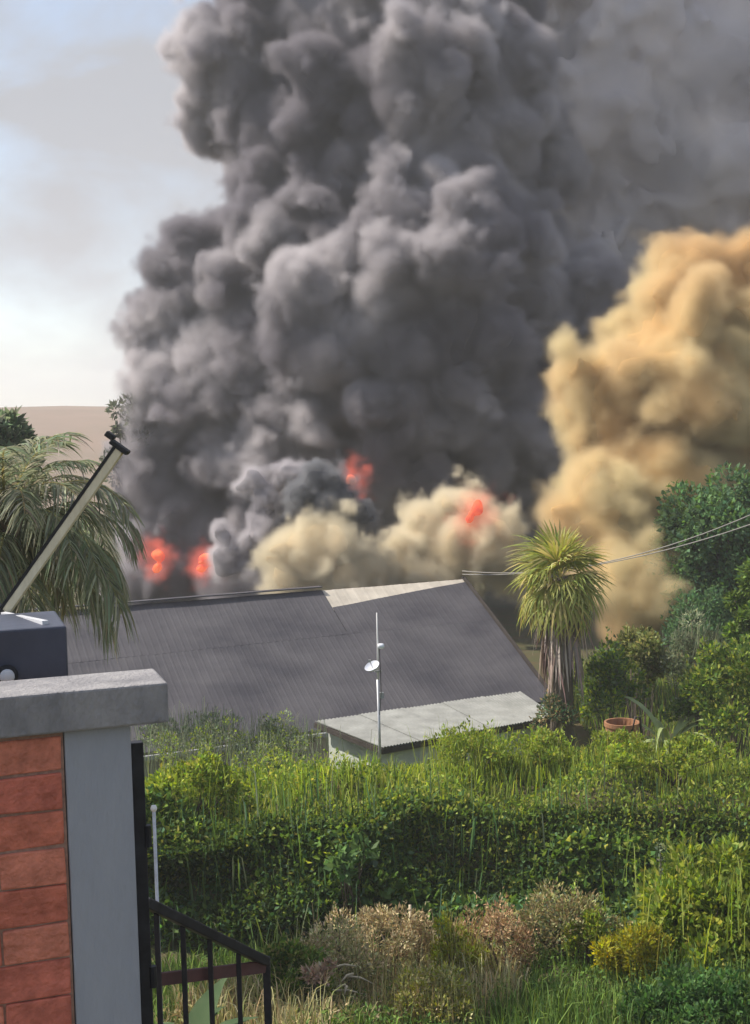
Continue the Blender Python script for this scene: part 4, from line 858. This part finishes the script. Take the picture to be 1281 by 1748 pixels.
dark = [(1000,520,90,59), (1030,610,80,59), (950,620,90,59), (930,740,90,58), (250,960,55,58), (235,1005,55,58), (300,1010,65,58), (400,1010,75,58), (220,930,36,59), (600,500,190,66), (720,300,200,67), (600,750,170,65), (480,880,130,64), (830,700,140,65), (840,880,110,63), (430,600,140,65), (560,200,170,67), (700,60,180,67), (860,480,120,65), (930,830,62,51), (965,920,50,48), (950,990,45,48), (300,640,85,60.6), (285,560,62,60.6), (315,540,75,60.6), (335,455,80,60.6), (338,412,48,60.6), (425,392,60,60.6), (490,330,58,60.6), (380,170,80,61.7), (372,205,50,61.7), (430,90,95,61.7), (470,10,100,61.7), (360,110,50,61.7), (500,300,85,59.5), (520,230,85,59.5), (560,170,90,59.5), (640,120,80,58.4), (640,30,75,58.4), (700,160,95,57.3), (720,240,90,57.3), (640,300,75,57.3), (560,390,85,58.4), (760,445,112,55.2), (690,450,104,55.2), (800,430,85,55.2), (560,500,76,55.2), (530,460,48,55.2), (590,450,42,55.2), (640,565,80,55.1), (545,600,74,55.2), (540,690,75,56.2), (700,630,85,55.0), (740,600,73,55.0), (840,600,75,55.0), (880,590,50,54.0), (780,640,73,55.0), (650,680,62,54.5), (680,760,70,55.1), (790,330,85,58.4), (850,400,85,58.4), (880,500,80,58.4), (450,450,85,58.4), (420,550,90,59.0), (390,620,80,59.0), (300,720,85,60.6), (400,720,85,59.5), (470,620,75,57.9), (330,820,90,60.6), (430,800,90,59.5), (300,900,78,60.6), (270,780,60,61.7), (350,940,80,59.5), (450,740,60,57.3), (520,770,75,58.4), (780,740,85,57.9), (850,790,85,58.4), (770,840,80,58.4), (650,830,85,58.4), (900,700,70,58.4), (900,860,80,59.0), (560,870,90,59.5), (460,900,80,58.4), (930,950,70,58.4), (800,250,90,59.5), (780,80,100,59.5), (850,150,100,60.6), (560,60,90,60.6), (620,540,110,58), (760,540,110,58), (700,700,90,58)]
smoke('smoke_column', 'huge dark grey billowing smoke column rising from the burning house', 'smoke', dark, M_dark, voxel=0.17, seed=3, inset=0.75, shell=0.95, dens=4.2, shell_voxel=0.145, nscale=0.45, soft=0.45)
back = [(1000,200,230,70),(1180,120,220,71),(1000,420,180,69),(1220,320,220,70),(1060,20,220,70),(1330,150,230,72),(950,560,130,67),(1330,440,180,70),(1450,250,250,72),(860,60,170,69),(1150,520,150,70),(1120,-90,200,70),(880,-80,200,68),(1350,-60,220,71),(1050,620,170,71),(1250,620,200,71),(1180,780,150,70),(1010,830,140,66),(960,930,110,64),(1080,960,110,64),(1000,1010,90,62),(1070,360,170,70),(1010,500,150,68),(1150,420,170,71)]
smoke('drifting_smoke', 'soft brownish grey smoke drifting across the upper right sky', 'smoke', back, M_back, voxel=0.3, seed=5, shell=4.3, inset=2.9, soft=6.0, dens=0.52, shell_voxel=0.55, nscale=0.09, warp=0.5, bil=(0.0, 0.0), kids=(0, 0), smooth=0.8, pad=1.6)
tan = [(1016,650,62,42.5),(976,690,35,42.5),(1096,600,86,42.5),(1156,530,86,43.0),(1211,481,67,43.5),(1276,506,86,43.5),(1296,590,105,42.5),(1186,650,116,42.0),(1076,700,90,42.0),(1024,770,54,41.5),(1144,760,70,41.5),(1241,740,74,42.0),(1074,810,74,40.8),(1024,850,72,40.1),(1089,860,72,40.0),(1064,920,72,38.9),(1079,980,72,38.6),(1089,1030,72,38.6),(1386,560,114,43.5),(1396,700,110,43.5),(1354,770,70,43.5),(1230,780,63,42),(1170,780,61,42),(1290,790,63,42.5),(1110,830,72,40.5),(990,610,58,42.5),(975,700,52,42.3),(1000,780,55,41.6),(1040,740,70,42),(1020,930,60,39.2),(1110,960,60,39.0)]
smoke('tan_smoke_plume', 'sunlit yellow tan smoke plume billowing behind the right hand palm', 'smoke', tan, M_tan, voxel=0.15, seed=8, inset=0.6, shell=0.8, dens=4.4, shell_voxel=0.14, nscale=0.55, soft=0.55)
low = [(760,960,52,42),(690,985,47,41.8),(850,900,40,42.3),(735,905,47,42.6),(520,945,64,39.6),(487,935,44,39.6),(550,920,44,39.6),(575,975,46,39.6),(640,975,45,41.5),(700,950,54,42),(750,925,62,42.5),(795,880,52,43),(800,940,62,42),(845,930,47,42),(720,990,40,41),(870,965,45,42),(480,985,41,39.6),(640,1000,34,40.5),(800,1000,36,41),(610,975,46,40.2),(470,960,36,39.6)]
smoke('roof_smoke', 'low cream and orange smoke rolling along the burning roof ridge', 'smoke', low, M_low, voxel=0.10, seed=9, inset=0.42, shell=0.62, dens=5.0, shell_voxel=0.12, warp=0.18, bil=(0.14, 0.05), pad=0.6, nscale=1.0, soft=0.35)
curl = [(505,842,25,40.5),(530,822,29,40.5),(560,827,30,40.5),(585,852,32,40.5),(620,877,29,40.5),(545,860,33,40.5),(645,885,18,40.5),(600,884,25,40.5)]
smoke('soot_puff', 'small near black soot puff curling above the cream roof smoke', 'smoke', curl, M_soot, voxel=0.08, seed=12, inset=0.24, shell=0.36, dens=6.0, shell_voxel=0.08, warp=0.10, bil=(0.10, 0.04), pad=0.5, nscale=1.5, soft=0.22)
arch = [(384,975,20,42),(380,945,22,42),(378,912,20,42),(382,880,19,42),(390,852,18,42),(404,832,18,42),(421,826,17,42),(434,840,18,42),(438,864,20,42),(452,846,19,42),(470,828,20,42),(490,812,20,42),(512,806,17,42),(440,895,24,42),(430,930,26,42),(425,965,26,42)]
smoke('smoke_arch', 'curling grey smoke rope arching up from the left roof edge', 'smoke', arch, M_dark, voxel=0.08, seed=41, inset=0.14, shell=0.30, dens=8.0, shell_voxel=0.09, warp=0.10, bil=(0.10, 0.04), pad=0.5, nscale=1.5, soft=0.25)
# flames: glowing tongues inside the thin smoke
def flame(label, tongues, seed, strength=1.0):
    M = smoke_mats('fire', (0.56, 0.09, 0.06), (0.74, 0.20, 0.08), (0.85, 0.17, 0.11), scale=1.8, emit=strength * 0.55, vemit=1.5 * strength)
    smoke('flame', label, 'fire', tongues, M, voxel=0.08, seed=seed, shell=0.75, dens=1.5, shell_voxel=0.12, soft=1.2, inset=0.24, kids=(6, 3), warp=0.09, bil=(0.07, 0.02), pad=0.5, nscale=1.4)['group'] = 'flames along the burning roof'
flame('bright red fire glowing in a gap of the dark smoke above the soot puff', [(600,816,19,52.5),(607,800,13,52.5),(588,826,14,52.5)], 31, 0.85)
flame('pink red flame at the far left end of the roof ridge', [(275,950,20,54),(277,930,15,54),(271,970,17,54)], 32, 0.75)
flame('orange red flame near the left end of the roof ridge', [(355,952,20,53.5),(364,934,15,53.5),(345,970,16,53.5)], 33, 0.8)
flame('red flame licking out of the right side of the cream roof smoke', [(818,872,21,41.2),(831,857,15,41.2),(802,888,16,41.2)], 34, 0.62)
